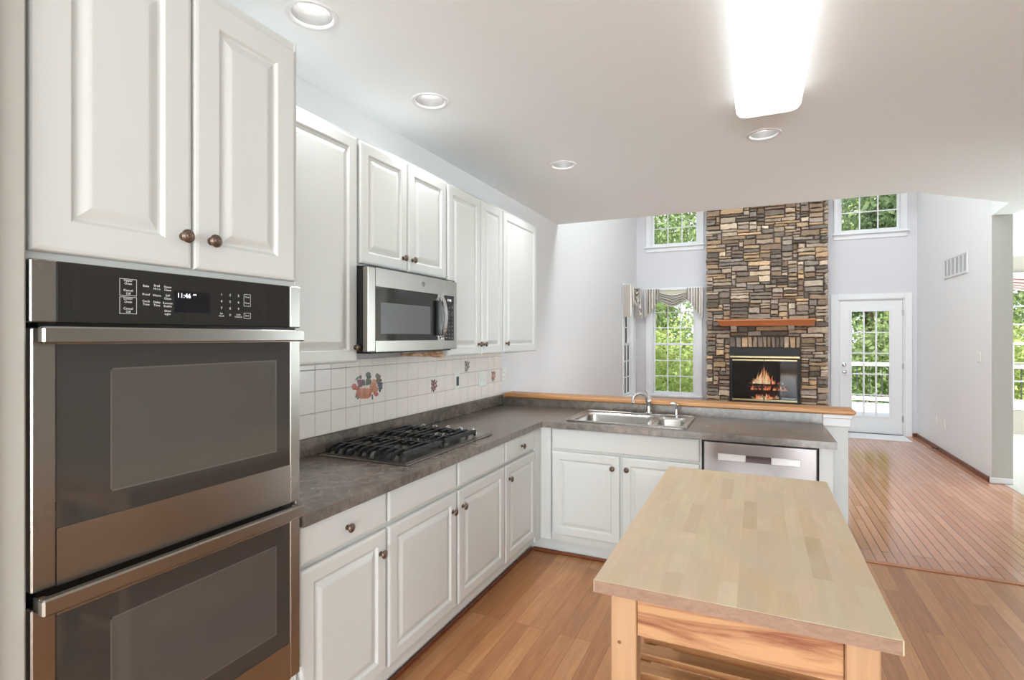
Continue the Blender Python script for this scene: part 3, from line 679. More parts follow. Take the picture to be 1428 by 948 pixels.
for k in range(12):
    (za, xa), (zb, xb) = pr[k], pr[k+1]
    m.add([(xa, 2.416, za), (xa, 2.442, za), (xb, 2.442, zb), (xb, 2.416, zb), (xa-.012, 2.416, za), (xa-.012, 2.442, za), (xb-.012, 2.442, zb), (xb-.012, 2.416, zb)], [(0, 1, 2, 3), (4, 7, 6, 5), (0, 3, 7, 4), (1, 5, 6, 2)]+([(0, 4, 5, 1)] if k == 0 else [])+([(3, 2, 6, 7)] if k == 11 else []))
m.box(.4235, .4235+.012, 2.416, 2.442, 1.472, 1.490, ch=.002); m.box(.4235, .4235+.012, 2.416, 2.442, 1.694, 1.712, ch=.002)
hd = m.build('handle', M_chrome, dr)
box1('handle_grip_insert', M_black, hd, .4225, .4425, 2.375, 2.4155, 1.495, 1.682, ch=.005)
m = MB(); m.box(x0, x1, 2.4485, 2.596, 1.420, 1.799, ch=.003); cpn = m.build('control_section', M_steel, r)
kp = box1('keypad', M_blackglass, cpn, x1-.004, x1+.0008, 2.464, 2.562, 1.468, 1.716)
m = MB(); FK = FX(x1+.0011)
for i in range(9):
    for j in range(3): u, v = 2.482+.031*j, 1.482+.021*i; m.add([FK(u-.008, v-.004, 0), FK(u+.008, v-.004, 0), FK(u+.008, v+.004, 0), FK(u-.008, v+.004, 0)], [(0, 1, 2, 3)])
m.build('key_marks', mat('faint_keys', lin(72, 72, 74), .4), kp, recalc=False)
m = MB(); text_into(m, '11:46', .018, FK, 2.512, 1.690, .0002); m.build('clock_digits', M_digits, kp, recalc=False)
box1('underside_vent', M_blackmetal, r, .03, .385, 1.90, 2.59, 1.411, 1.418)
# bare patch of torn board behind the microwave
mb = MB(); mb.extr([(2.23, 1.404), (2.30, 1.399), (2.33, 1.404), (2.45, 1.402), (2.60, 1.404), (2.622, 1.404), (2.622, 1.366), (2.56, 1.371), (2.50, 1.379), (2.44, 1.378), (2.37, 1.386), (2.30, 1.387), (2.24, 1.394)], lambda p, q: (.30, p, q), lambda p, q: (.316, p, q))
solo(mb, 'torn_board', wood('bare_torn_board', lin(150, 108, 74), lin(206, 176, 150), (10, 10, 30), .9, (.45, .62)), 'torn brown scrap of bare board hanging below the microwave', 'board')

# ------------------------------------------------------------------ tiled backsplash, motifs and outlets
r = thing('tile_backsplash', 'cream square tile backsplash with painted fruit between counter and wall cabinets', 'backsplash', (.004, 2.65, 1.0))
box1('grout_bed', M_grout, r, .0005, .0062, 1.256, 4.03, .999, 1.369)
m = MB(); p = .1083; y = 1.256
zrows = [(.9995, 1.112), (1.1145, 1.219), (1.2215, 1.3245), (1.327, 1.368)]
ys = [2.05+p*k for k in range(-8, 20)]
ys = [1.256]+[q for q in ys if 1.29 < q < 4.0]+[4.03]
for a, b in zip(ys, ys[1:]):
    for c, e in zrows: m.box(.005, .0085, a+.0012, b-.0012, c+.0004, e-.0004, ch=.0012)
m.build('tile', M_tile, r)
mb = MB()
def blob(y, z, ry, rz, col, rot=0, lift=.0006, n=14):
    mb.col = tuple(lin(*col)[:3]); c, s_ = math.cos(rot), math.sin(rot)
    vs = [(.0087+lift, y, z)]
    for k in range(n):
        th = 2*PI*k/n; a, b = ry*math.cos(th), rz*math.sin(th); vs.append((.0087, y+a*c-b*s_, z+a*s_+b*c))
    mb.add(vs, [(0, 1+k, 1+(k+1) % n) for k in range(n)])
def fm(cx, cy): return 2.164+(cx-125)*.000354, 1.221+(520-.129*(cx-125)-cy)*.000245
def fb(cx, cy, rx, ry, col, rot=0, lift=.0006): u, v = fm(cx, cy); blob(u, v, rx*.00040, ry*.00027, tuple(int(sum(col)/3+(q-sum(col)/3)*.85) for q in col), rot, lift)
g1, g2 = (86, 92, 72), (110, 112, 84)
for a in ((350, 320, 45, 22, g2, .5), (420, 290, 28, 40, g1), (600, 230, 55, 55, g1), (620, 280, 50, 45, (70, 76, 64)), (580, 390, 40, 75, g1), (640, 390, 35, 60, (104, 96, 60)), (820, 250, 45, 55, (122, 106, 88)), (880, 270, 25, 40, (150, 98, 74)), (840, 360, 50, 70, (120, 92, 70)), (330, 710, 18, 45, g1, -.5), (700, 740, 18, 60, g2), (370, 755, 30, 20, g1, .4), (885, 590, 22, 40, (52, 54, 72)), (905, 350, 25, 35, (84, 86, 88)), (560, 510, 32, 22, (226, 220, 200), .9)): fb(*a)
for i in range(14): fb(370+40*(i % 4)+8*(i//4), 370+38*(i//4), 27, 27, random.choice([(122, 62, 74), (146, 74, 82), (98, 52, 68)]))
for a in ((280, 500, 48, 60, (206, 92, 58)), (290, 545, 40, 30, (190, 74, 44)), (350, 540, 50, 45, (196, 80, 56)), (395, 650, 70, 95, (196, 106, 66)), (450, 655, 62, 115, (214, 126, 78)), (520, 650, 60, 118, (206, 112, 66)), (590, 655, 62, 112, (216, 128, 84)), (640, 650, 40, 85, (196, 104, 64)), (720, 500, 78, 125, (212, 128, 88)), (735, 400, 48, 70, (222, 148, 104)), (700, 560, 50, 60, (190, 104, 66)), (790, 560, 55, 60, (202, 132, 96)), (760, 640, 30, 60, (196, 100, 70)), (800, 680, 42, 45, (206, 84, 84)), (845, 520, 22, 30, (232, 200, 196))): fb(*a)
for i in range(9): fb(855+32*(i % 3), 430+50*(i//3), 30, 34, random.choice([(84, 78, 98), (66, 62, 88), (108, 100, 116)]))
mb.build('fruit_motif', M_fruit, r, recalc=False, label='large painted bunch of pumpkins, pear, grapes and leaves')
for (cy, cz, pal, lb) in ((2.994, 1.163, [(110, 66, 70), (80, 50, 60), (140, 92, 88)], 'small painted plum bunch'), (3.439, 1.271, [(120, 122, 118), (92, 96, 94), (148, 140, 136)], 'small painted grey grape bunch'), (3.878, 1.167, [(168, 108, 98), (140, 84, 80), (190, 140, 126)], 'small painted pink fruit bunch')):
    mb = MB()
    for i in range(16):
        th = i*2.4; q = .009*math.sqrt(i); blob(cy+q*math.cos(th), cz+q*1.05*math.sin(th), .0085, .0095, random.choice(pal))
    for th in (.6, 2.3, 4.1): blob(cy+.036*math.cos(th), cz+.036*math.sin(th), .016, .007, (126, 128, 112), th)
    mb.build('fruit_motif', M_fruit, r, recalc=False, label=lb)
def wall_plate(name, F, u, v, w, h, kind, label, cat='outlet', group=None):
    o = Vector(F(u, v, 0)); rt = thing(name, label, cat, o, group)
    m = MB(); rings(m, F, u-w/2, u+w/2, v-h/2, v+h/2, [(0, 0), (0, .003), (.004, .006)]); pl = m.build('cover_plate', M_plate, rt)
    def bx(a, b, c, e, d0, d1, mt, nm, par):
        p, q = F(a, c, d0), F(b, e, d1); k = MB(); k.box(p[0], q[0], p[1], q[1], p[2], q[2], ch=.0006); k.build(nm, mt, par)
    n = len(kind)
    for i, kd in enumerate(kind):
        c = u-w/2+w*(i+.5)/n
        if kd == 's': bx(c-.005, c+.005, v-.012, v+.012, .0055, .010, M_plate, 'toggle', rt)
        elif kd == 'r': bx(c-.016, c+.016, v-.033, v+.033, .0055, .008, M_slot if 'dark' in label else M_plate, 'rocker', rt)
        else:
            for dz in (-.02, .02):
                bx(c-.014, c+.014, v+dz-.013, v+dz+.013, .0055, .0075, M_plate, 'receptacle', rt)
                bx(c-.007, c-.005, v+dz-.005, v+dz+.006, .0070, .0078, M_slot, 'slot', rt); bx(c+.005, c+.007, v+dz-.005, v+dz+.006, .0070, .0078, M_slot, 'slot', rt)
FW = FX(.0087); FL0 = FX(.0002)
wall_plate('light_switch', FW, 3.293, 1.168, .072, .115, 'r', 'single light switch with dark rocker on the cream tiles', 'switch')
wall_plate('light_switch', FW, 3.68, 1.155, .125, .115, 'ss', 'double toggle switch plate on the tiles near the corner', 'switch')
wall_plate('wall_outlet', FL0, 4.085, 1.163, .072, .115, 'o', 'white outlet on the bare wall just past the last tile')
FRW = lambda u, v, dd: (4.1498-dd, u, v)
wall_plate('light_switch', FRW, 7.243, 1.275, .075, .115, 's', 'white switch on the family room wall beside the corner', 'switch')
wall_plate('wall_outlet', FRW, 8.756, .385, .072, .115, 'o', 'low white outlet on the family room wall, farther of two')
wall_plate('wall_outlet', FRW, 8.408, .385, .072, .115, 'o', 'low white outlet on the family room wall, nearer of two')
wall_plate('light_switch', FY(YF-.0002), 3.02, 1.17, .03, .115, 's', 'narrow white switch between the stone fireplace and the glass door', 'switch')
# return air grille
r = thing('air_return_grille', 'white louvred air return grille high on the family room wall', 'vent', (4.149, 7.99, 2.345))
m = MB(); a, b, c, e = 7.575, 8.408, 2.218, 2.472; x0, x1 = 4.138, 4.1495
m.box(x0, x1, a, b, c, c+.03, ch=.003); m.box(x0, x1, a, b, e-.03, e, ch=.003); m.box(x0, x1, a, a+.03, c+.03, e-.03, ch=.003); m.box(x0, x1, b-.03, b, c+.03, e-.03, ch=.003)
for i in range(1, 6): y = a+(b-a)*i/6; m.box(x0+.001, x1, y-.008, y+.008, c+.03, e-.03)
m.build('frame', M_trim, r)
box1('duct_shade_sheet', mat('duct_shadow', lin(120, 120, 122), .8), r, 4.1475, 4.1495, a+.03, b-.03, c+.03, e-.03)  # flat grey sheet painted as the shade behind the louvres
m = MB()
for i in range(11): z = c+.04+(e-c-.08)*i/10; m.add([(4.1405, a+.03, z-.006), (4.1405, b-.03, z-.006), (4.147, b-.03, z+.006), (4.147, a+.03, z+.006), (4.1405, a+.03, z-.0045), (4.1405, b-.03, z-.0045), (4.147, b-.03, z+.0075), (4.147, a+.03, z+.0075)], [(0, 1, 2, 3), (7, 6, 5, 4), (0, 4, 5, 1), (3, 2, 6, 7), (0, 3, 7, 4), (1, 5, 6, 2)])
m.build('louvre', M_trim, r)

# ------------------------------------------------------------------ ceiling lamps
labs = ['recessed ceiling light nearest the oven tower', 'recessed ceiling light in front of the wall cabinets by the microwave', 'recessed ceiling light above the inner counter corner', 'recessed ceiling light just past the end of the fluorescent fixture']
for (cx, cy), lb in zip(CANS, labs):
    r = thing('recessed_light', lb, 'ceiling light', (cx, cy, ZC))
    m = MB(); m.lathe([(.098, .001), (.096, -.005), (.082, -.006), (.076, -.001), (.075, .004)], (cx, cy, ZC-.001), (0, 0, 1), 36)
    m.f = m.f[:-2]; m.c = m.c[:-2]; m.m = m.m[:-2]; m.build('trim_ring', M_trim, r, 40)
    m = MB(); m.lathe([(.0765, -.001), (.068, .05), (.062, .075)], (cx, cy, ZC), (0, 0, 1), 36); m.f = m.f[:-2]; m.c = m.c[:-2]; m.m = m.m[:-2]; m.build('reflector', M_can, r, 40)
    m = MB(); m.lathe([(.0625, .052), (.056, .042), (.040, .034), (.001, .031)], (cx, cy, ZC), (0, 0, 1), 28); m.build('lamp_lens', M_lens, r, 60)
    sl = bpy.data.lights.new('lamp', 'SPOT'); sl.energy = 20; sl.spot_size = math.radians(135); sl.spot_blend = 1; sl.shadow_soft_size = .05; sl.color = (.95, .98, 1)
    so = bpy.data.objects.new('lamp', sl); so.location = (cx, cy, ZC-.012); COL.objects.link(so)
r = thing('fluorescent_fixture', 'long glowing white fluorescent ceiling fixture with rounded corners', 'ceiling light', (2.03, 2.38, ZC))
box1('base_pan', M_trim, r, 1.91, 2.145, 1.82, 2.96, ZC-.03, ZC-.0005)
m = MB(); x0, x1, y0, y1 = 1.875, 2.178, 1.80, 3.02
def rr(ins, z, k):
    pts = []
    for cx, cy, t0 in ((x1-ins-k, y1-ins-k, 0), (x0+ins+k, y1-ins-k, PI/2), (x0+ins+k, y0+ins+k, PI), (x1-ins-k, y0+ins+k, 1.5*PI)):
        for i in range(7): th = t0+PI/2*i/6; pts.append((cx+k*math.cos(th), cy+k*math.sin(th), z))
    return pts
rs = [rr(.014, ZC-.004, .04), rr(.004, ZC-.02, .05), rr(0, ZC-.05, .055), rr(.004, ZC-.078, .052), rr(.016, ZC-.095, .045), rr(.04, ZC-.103, .035)]
n = 28; m.add(sum(rs, []), [(k*n+i, k*n+(i+1) % n, k*n+n+(i+1) % n, k*n+n+i) for k in range(len(rs)-1) for i in range(n)]+[[5*n+i for i in range(n)]])
m.build('diffuser', M_diff, r, 60)

# ------------------------------------------------------------------ rolling butcher block cart
r = thing('kitchen_cart', 'wooden kitchen cart with worn butcher block top in the foreground', 'kitchen cart', (1.92, 1.89, 0))
x0, x1, y0, y1 = 1.607, 2.236, 1.262, 2.520
m = MB(); m.box(x0, x1, y0+.0015, y1-.0015, .859, .890, ch=.0015); tp = m.build('butcher_block_top', M_block, r)
for e0, e1 in ((y0, y0+.003), (y1-.003, y1)): box1('end_grain_edge', M_blockend, tp, x0+.003, x1-.003, e0, e1, .8605, .8892)
for a in (1.643, 2.140):
    for b in (1.292, 2.432):
        m = MB(); m.box(a, a+.063, b, b+.058, 0.0, .8585, ch=.003); lg = m.build('leg', M_pine, r)
        if b < 2:
            m = MB(); m.lathe([(.0045, .0), (.0045, .0008), (.001, .0008)], (a+.022, b, .735), (0, -1, 0), 12); m.build('screw_plug', mat('plug_brown', lin(120, 80, 50), .6), lg)
m = MB(); m.box(1.7065, 2.1395, 1.300, 1.322, .756, .8585, ch=.002); m.build('apron', M_apron, r)
m = MB(); m.box(1.7065, 2.1395, 2.456, 2.478, .756, .8585, ch=.002); m.build('apron', M_apron, r)
for a in (1.655, 2.168):
    m = MB(); m.box(a, a+.022, 1.3505, 2.4315, .756, .8585, ch=.002); m.build('apron', wood('side_apron_wood', lin(206, 146, 96), lin(172, 112, 70), (20, 1.4, 20), .5), r)
def shelf(z):
    for a in (1.662, 2.160):
        m = MB(); m.box(a, a+.025, 1.3505, 2.4315, z-.045, z-.003, ch=.002); m.build('shelf_rail', M_slat, r)
    for i in range(12):
        yy = 1.362+.088*i; m = MB(); m.box(1.66, 2.187, yy, yy+.055, z-.003, z+.015, ch=.003); m.build('shelf_slat', M_slat, r)
shelf(.56); shelf(.20)

# ------------------------------------------------------------------ stone fireplace
fp = thing('stone_fireplace', 'tall stacked stone chimney breast with oak mantel and glass fronted firebox', 'fireplace', (2.09, 9.5, 0))
FXa, FXb, FYf = 1.205, 2.985, 9.42
BX = (1.575, 2.605, .42, 1.31)
m = MB()
m.box(FXa+.03, BX[0], FYf+.04, YF-.002, 0, ZF-.01); m.box(BX[1], FXb-.03, FYf+.04, YF-.002, 0, ZF-.01); m.box(BX[0], BX[1], FYf+.04, YF-.002, 0, BX[2]); m.box(BX[0], BX[1], FYf+.04, YF-.002, BX[3], ZF-.01)
m.build('mortar_core', M_mortar, fp)
PAL = [(136, 124, 112), (115, 105, 94), (152, 137, 120), (170, 155, 137), (125, 108, 91), (149, 127, 101), (102, 93, 84), (145, 134, 124), (180, 167, 150), (117, 100, 84), (141, 122, 102), (94, 83, 73), (133, 122, 112), (110, 102, 95), (160, 144, 125), (165, 141, 113)]
mb = MB()
def stone(xa, xb, za, zb, ydep, tall=False):
    rnd = random.random
    g = .002; xa += g*rnd()-.0005; xb -= g*rnd()-.0005; za += g*rnd()-.001; zb -= g*rnd()-.001
    c = random.choice(PAL); k = 1.06+.28*rnd(); col = lin(*[min(245, v*k) for v in c]); mb.col = col[:3]
    n = max(2, int((xb-xa)/.05)); mz = 1 if tall else 1
    bot = []; top = []
    for i in range(n+1):
        u = xa+(xb-xa)*i/n; jz = min(.016, (zb-za)*.24)
        bot.append((u, za+jz*rnd())); top.append((u, zb-jz*rnd()))
    cut = min(.012, (zb-za)*.3, (xb-xa)*.2)
    bot[0] = (xa+cut*1.5*rnd(), bot[0][1]); top[0] = (xa+cut*1.5*rnd(), top[0][1]); bot[-1] = (xb-cut*rnd(), bot[-1][1]); top[-1] = (xb-cut*rnd(), top[-1][1])
    loop = bot+top[::-1]; N = len(loop); cxm = sum(p[0] for p in loop)/N; czm = sum(p[1] for p in loop)/N
    f = ydep; ins = .007
    def sh(p, a): 
        dx = -math.copysign(min(a, abs(p[0]-cxm)*.5), p[0]-cxm); dz = -math.copysign(min(a, abs(p[1]-czm)*.5), p[1]-czm); return (p[0]+dx, p[1]+dz)
    r0 = [(p[0], FYf+.06, p[1]) for p in loop]; r1 = [(p[0], f+.010+.005*rnd(), p[1]) for p in loop]; r2 = [(*(lambda q: (q[0], f+.006*rnd(), q[1]))(sh(p, ins)),) for p in loop]
    fs = []
    for k2 in (0, 1):
        for i in range(N): j = (i+1) % N; fs.append((k2*N+i, k2*N+j, k2*N+N+j, k2*N+N+i))
    # front face as strips between bottom and top chains
    nb = len(bot)
    for i in range(nb-1): fs.append((2*N+i, 2*N+i+1, 2*N+N-2-i, 2*N+N-1-i))
    mb.add(r0+r1+r2, fs)
cw, chh = .0223, .0203
NX = int(round((FXb-FXa)/cw)); NZ = int(5.1/chh); occ = [[False]*NX for _ in range(NZ)]
def blocked(x, z): return BX[0]-.002 < x < BX[1]+.002 and BX[2]-.002 < z < 1.50
for j in range(NZ):
    for i in range(NX):
        if blocked(FXa+cw*(i+.5), chh*(j+.5)): occ[j][i] = True
for j in range(NZ):
    i = 0
    while i < NX:
        if occ[j][i]: i += 1; continue
        free = 0
        while i+free < NX and not occ[j][i+free]: free += 1
        wmax = free; h = random.choice([2, 2, 3, 3, 3, 4, 4, 5]); wd = random.choice([5, 7, 8, 9, 10, 11, 12, 13, 15, 17, 19]) if h > 2 else random.choice([5, 7, 9, 11, 13, 16])
        if wd > wmax-3: wd = wmax
        if wd < 2 and h > 2: h = 2
        h = min(h, NZ-j); ok = h
        for q in range(h):
            if any(occ[j+q][i+e] for e in range(wd)): ok = q; break
        h = max(1, ok)
        for q in range(h):
            for e in range(wd): occ[j+q][i+e] = True
        stone(FXa+cw*i, FXa+cw*(i+wd), chh*j, chh*(j+h), FYf+random.uniform(-.025, .02)); i += wd
xx = BX[0]
while xx < BX[1]-.03:
    wd = random.uniform(.05, .11)
    if BX[1]-xx-wd < .05: wd = BX[1]-xx
    stone(xx, xx+wd, 1.312, 1.498+random.uniform(-.01, 0), FYf+random.uniform(-.02, .012), True); xx += wd
mb.build('stonework', M_stone, fp)
m = MB(); m.box(1.385, 2.812, 9.17, 9.415, 1.742, 1.766, ch=.004)
m.extr([(1.395, 1.742), (2.802, 1.742), (2.745, 1.665), (1.455, 1.665)], lambda p, q: (p, 9.185+(1.742-q)*.55, q), lambda p, q: (p, 9.41, q))
mt = m.build('mantel_shelf', M_mantel, fp)
for a in (1.60, 2.43):
    m = MB(); m.extr([(9.385, 1.665), (9.385, 1.60), (9.30, 1.625), (9.27, 1.665)], lambda p, q, a=a: (a, p, q), lambda p, q, a=a: (a+.085, p, q)); m.build('corbel_stone', mat('corbel_stone', lin(200, 190, 178), .8), mt)
# firebox
m = MB(); b0, b1, z0, z1 = BX; yb = YF+.42
m.box(b0, b0+.02, FYf+.05, yb, z0, z1); m.box(b1-.02, b1, FYf+.05, yb, z0, z1); m.box(b0+.02, b1-.02, yb-.02, yb, z0, z1); m.box(b0+.02, b1-.02, FYf+.05, yb-.02, z0, z0+.02); m.box(b0+.02, b1-.02, FYf+.05, yb-.02, z1-.02, z1)
m.build('firebox', speckle('soot_brick', [(.3, lin(34, 32, 31)), (.7, lin(58, 54, 52))], (6, 30), .9), fp)
m = MB(); ya, yb2 = FYf-.025, FYf+.01
m.box(b0+.001, b1-.001, ya, yb2, z1-.125, z1-.002); m.box(b0+.001, b0+.042, ya, yb2, z0+.002, z1-.125); m.box(b1-.042, b1-.001, ya, yb2, z0+.002, z1-.125); m.box(b0+.042, b1-.042, ya, yb2, z0+.002, z0+.032)
fr = m.build('firebox_surround', M_blackmetal, fp)
m = MB(); m.box(b0+.006, b1-.006, ya-.012, ya-.0005, z1-.162, z1-.130, ch=.004); m.build('brass_hood_trim', M_brass, fr)
xm = (b0+b1)/2
for a, b in ((b0+.045, xm-.004), (xm+.004, b1-.045)):
    br = thing('glass_door', None, None, fp.location); br.parent = fp; br.location = (0, 0, 0)
    for e0, e1 in ((1.10, 1.125), (z0+.035, z0+.062)): box1('brass_rail', M_brass, br, a, b, ya-.004, ya+.010, e0, e1, ch=.002)
    br2 = box1('glass_pane', M_fglass, br, a, b, ya+.002, ya+.006, z0+.0625, 1.0995)
    box1('door_stile', M_blackmetal, br, (b-.007) if a < xm-.1 else a, b if a < xm-.1 else (a+.007), ya-.003, ya+.009, z0+.0625, 1.0995)
# logs and fire
zl = z0+.021
m = MB()
for yy in (9.56, 9.74): m.box(1.82, 2.42, yy-.01, yy+.01, zl+.04, zl+.06)
for xx in (1.85, 2.39): m.box(xx-.01, xx+.01, 9.55, 9.75, zl, zl+.04)
solo(m, 'log_grate', M_blackmetal, 'black iron grate holding the logs inside the firebox', 'grate')
def log(p, q, rad, label):
    m = MB(); P, Q = Vector(p), Vector(q); pts = []; rr_ = []
    for i in range(9): t = i/8; c = P.lerp(Q, t); c += Vector((0, 0, .008*math.sin(7*t))); pts.append(c); rr_.append(rad*(.92+.14*noise.noise(c*9)))
    m.tube(pts, rr_, 12); solo(m, 'fire_log', M_log, label, 'log', 'logs on the fire', smooth=50)
log((1.80, 9.58, zl+.113), (2.44, 9.60, zl+.113), .05, 'front charred log on the iron grate in the fire')
log((1.88, 9.72, zl+.113), (2.36, 9.71, zl+.113), .05, 'rear charred log on the iron grate behind the flames')
log((1.86, 9.62, zl+.205), (2.34, 9.68, zl+.205), .042, 'upper charred log laid slantwise on the other two')
def flame_mat():
    m = bpy.data.materials.new('flame_gas'); m.use_nodes = True; t = NT(m); nt = m.node_tree; nt.nodes.remove(t.b)
    a = t.n('ShaderNodeVertexColor'); a.layer_name = 'Col'; e = t.n('ShaderNodeEmission'); e.inputs[1].default_value = 1.5; t.l(a.outputs[0], e.inputs[0]); tr = t.n('ShaderNodeBsdfTransparent'); mx = t.n('ShaderNodeMixShader')
    nz = t.noise(t.pos(scale=(40, 40, 18)), 1, 3, .6); mr = t.n('ShaderNodeMapRange'); mr.inputs[1].default_value = .36; mr.inputs[2].default_value = .58; mr.inputs[3].default_value = .15; mr.inputs[4].default_value = .9
    t.l(nz, mr.inputs[0]); t.l(mr.outputs[0], mx.inputs[0]); t.l(tr.outputs[0], mx.inputs[1]); t.l(e.outputs[0], mx.inputs[2]); t.l(mx.outputs[0], nt.nodes['Material Output'].inputs[0]); return m
mb = MB()
def flame(x, y, z, h, w, lean, hot):
    n, mrow = 8, 9
    rows = []
    for k in range(mrow+1):
        t = k/mrow; rad = w*(math.sin(PI*min(1, .18+.82*t))**.9)*(1-t*.55)+.0008; cx = x+lean*t*t+.014*math.sin(9*t+x*31)*t; cy = y+.01*math.sin(7*t+x*17)
        rows.append([(cx+rad*math.cos(2*PI*i/n), cy+rad*.6*math.sin(2*PI*i/n), z+h*t) for i in range(n)])
    for k in range(mrow):
        t = k/mrow
        core = (1.0, .80, .46) if hot else (1.0, .30, .12); tip = (1.0, .40, .10) if hot else (.62, .10, .05)
        mb.col = tuple(a+(b-a)*t for a, b in zip(core, tip))
        mb.add(rows[k]+rows[k+1], [(i, (i+1) % n, n+(i+1) % n, n+i) for i in range(n)])
rf = random.Random(11)
for i in range(34):      # tongues rising behind and over the upper log, tallest in the middle
    x = rf.gauss(2.09, .085); k = max(.15, 1-abs(x-2.09)/.24); flame(x, rf.uniform(9.645, 9.67), .712, k*rf.uniform(.10, .33), rf.uniform(.008, .017), rf.uniform(-.03, .03), 1 if rf.random() < .35+.5*k else 0)
for i in range(26):      # along the front log
    x = rf.uniform(1.82, 2.44); flame(x, 9.556, .617, rf.uniform(.03, .10), rf.uniform(.005, .011), rf.uniform(-.03, .04), 1 if rf.random() < .25 else 0)
for i in range(34):      # licking out below the front log
    x = rf.gauss(2.08, .10); flame(x, 9.503, .465+.10*abs(x-2.05), rf.uniform(.03, .10), rf.uniform(.006, .013), rf.uniform(-.03, .03), 1 if rf.random() < .45 else 0)
o = solo(mb, 'fire', flame_mat(), 'orange and yellow flames rising from the burning logs', 'fire', smooth=60)
fl = bpy.data.lights.new('fire_glow', 'POINT'); fl.energy = 2.5; fl.color = (1, .5, .2); fl.shadow_soft_size = .08; fo = bpy.data.objects.new('fire_glow', fl); fo.location = (2.08, 9.50, .85); COL.objects.link(fo)

# door mat
mb = MB(); mb.box(3.02, 3.98, 9.13, 9.60, .0005, .012, ch=.004); solo(mb, 'door_mat', M_rug, 'white rectangular mat on the floor before the glass door', 'mat')
# door stop on the baseboard
mb = MB(); mb.tube([(4.129, 8.55, .04), (4.07, 8.55, .04)], [.008, .006], 8); mb.lathe([(.011, 0), (.011, .012), (.002, .014)], (4.07, 8.55, .04), (-1, 0, 0), 12); solo(mb, 'door_stop', M_slot, 'small dark door stop at the foot of the family room wall', 'door stop')

# ------------------------------------------------------------------ swag valances
def valance(T, u0, u1, z1, label, cols, jab=.52):
    r = thing('swag_valance', label, 'valance', T((u0+u1)/2, .05, z1))
    m = MB(); p, q = T(u0, .003, z1-.02), T(u1, .09, z1); m.box(p[0], q[0], p[1], q[1], p[2], q[2]); m.build('board', M_trim, r)
    m = MB(); m.col = tuple(lin(214, 208, 188)[:3]); p, q = T(u0+.05, .06, z1-.15), T(u1-.05, .068, z1-.02); m.box(p[0], q[0], p[1], q[1], p[2], q[2]); m.build('backing', M_cloth, r)
    L = [tuple(lin(*c)[:3]) for c in cols]
    m = MB(); nu, nv = 28, 30; wd = u1-u0
    P = {}
    for j in range(nv+1):
        for i in range(nu+1):
            a, b = i/nu, j/nv; u = u0+.06+(wd-.12)*a; sag = (1-abs(2*a-1)**1.35)
            z = z1-.005-.05*b-(.10+.17*b)*sag; d = .095+.028*math.sin(b*PI*9)*sag+.03*sag*b
            P[i, j] = T(u, d, z)
    for j in range(nv):
        for i in range(nu):
            m.col = L[(j//2) % len(L)]; m.add([P[i, j], P[i+1, j], P[i+1, j+1], P[i, j+1]], [(0, 1, 2, 3)])
    m.build('swag', M_cloth, r, 70)
    for sgn, ua in ((1, u0-.005), (-1, u1+.005)):
        m = MB(); n = 24; P = {}; wj = wd*.27
        for i in range(n+1):
            a = i/n; ln = jab*(1-.62*a)
            for j in range(9):
                b = j/8; P[i, j] = T(ua+sgn*wj*a, .115+.022*math.sin(a*PI*9)*(.4+.6*b), z1-ln*b)
        for i in range(n):
            for j in range(8): m.col = L[(i//2) % len(L)]; m.add([P[i, j], P[i+1, j], P[i+1, j+1], P[i, j+1]], [(0, 1, 2, 3)])
        for j in range(8):     # return to the wall
            b0, b1 = j/8, (j+1)/8; m.col = L[1]; m.add([T(ua, .003, z1-jab*b0), T(ua, .115, z1-jab*b0), T(ua, .115, z1-jab*b1), T(ua, .003, z1-jab*b1)], [(0, 1, 2, 3)])
        m.build('jabot', M_cloth, r, 70)
CREAM = [(228, 222, 214), (178, 170, 162), (234, 230, 224), (124, 116, 110), (224, 218, 206), (152, 144, 136)]
valance(lambda u, d, z: (u, YF-.022-d, z), .17, 1.15, 2.33, 'striped cream swag valance on the tall window left of the fireplace', CREAM)
valance(lambda u, d, z: (.022+d, u, z), 8.50, 9.40, 2.33, 'striped cream swag valance on the left wall window at the far corner', CREAM)
valance(lambda u, d, z: (u, 10.528-d, z), 4.85, 6.85, 2.46, 'cream and burgundy swag valance in the side room past the wall end', [(220, 210, 204), (150, 84, 80), (226, 216, 208), (196, 180, 174)], .6)

# ------------------------------------------------------------------ opposite side of the kitchen (mirrored in the oven glass)
r = thing('refrigerator', 'stainless side by side refrigerator on the opposite wall', 'refrigerator', (4.53, .85, 0))
box1('cabinet_body', M_black, r, 4.24, 4.89, .40, 1.30, .02, 1.78)
for a, b in ((.403, .80), (.806, 1.297)):
    m = MB(); m.box(4.17, 4.238, a, b, .06, 1.775, ch=.008); dd = m.build('door', M_fridge, r)
    hy = b-.05 if a < .5 else a+.05
    m = MB(); m.tube([(4.17, hy, .6), (4.125, hy, .62), (4.125, hy, 1.5), (4.17, hy, 1.52)], .011, 10); m.build('handle', M_chrome, dd, 40)
    if a < .5: box1('dispenser', M_black, dd, 4.166, 4.1695, .48, .68, 1.0, 1.35)
FO = lambda u, v, dd: (4.32-dd, u, v)
for (y0, y1) in ((-.60, .38), (1.32, 2.30), (2.30, 3.28), (3.28, 4.26)):
    r = thing('pantry_cabinet', 'tall white pantry cabinet on the opposite wall', 'cabinet', (4.6, (y0+y1)/2, 0), 'pantry cabinets opposite the oven')
    box1('carcass', M_cab, r, 4.342, 4.895, y0+.002, y1-.002, 0, 2.4)
    ym = (y0+y1)/2
    for a, b, k in ((y0+.01, ym-.004, -.05), (ym+.004, y1-.01, .05)):
        for c, e, kz in ((.12, 1.30, 1.1), (1.32, 2.38, 1.45)):
            o = door_mb(FO, a, b, c, e).build('door', M_cab, r); knob(FO, ym+k, kz, o)

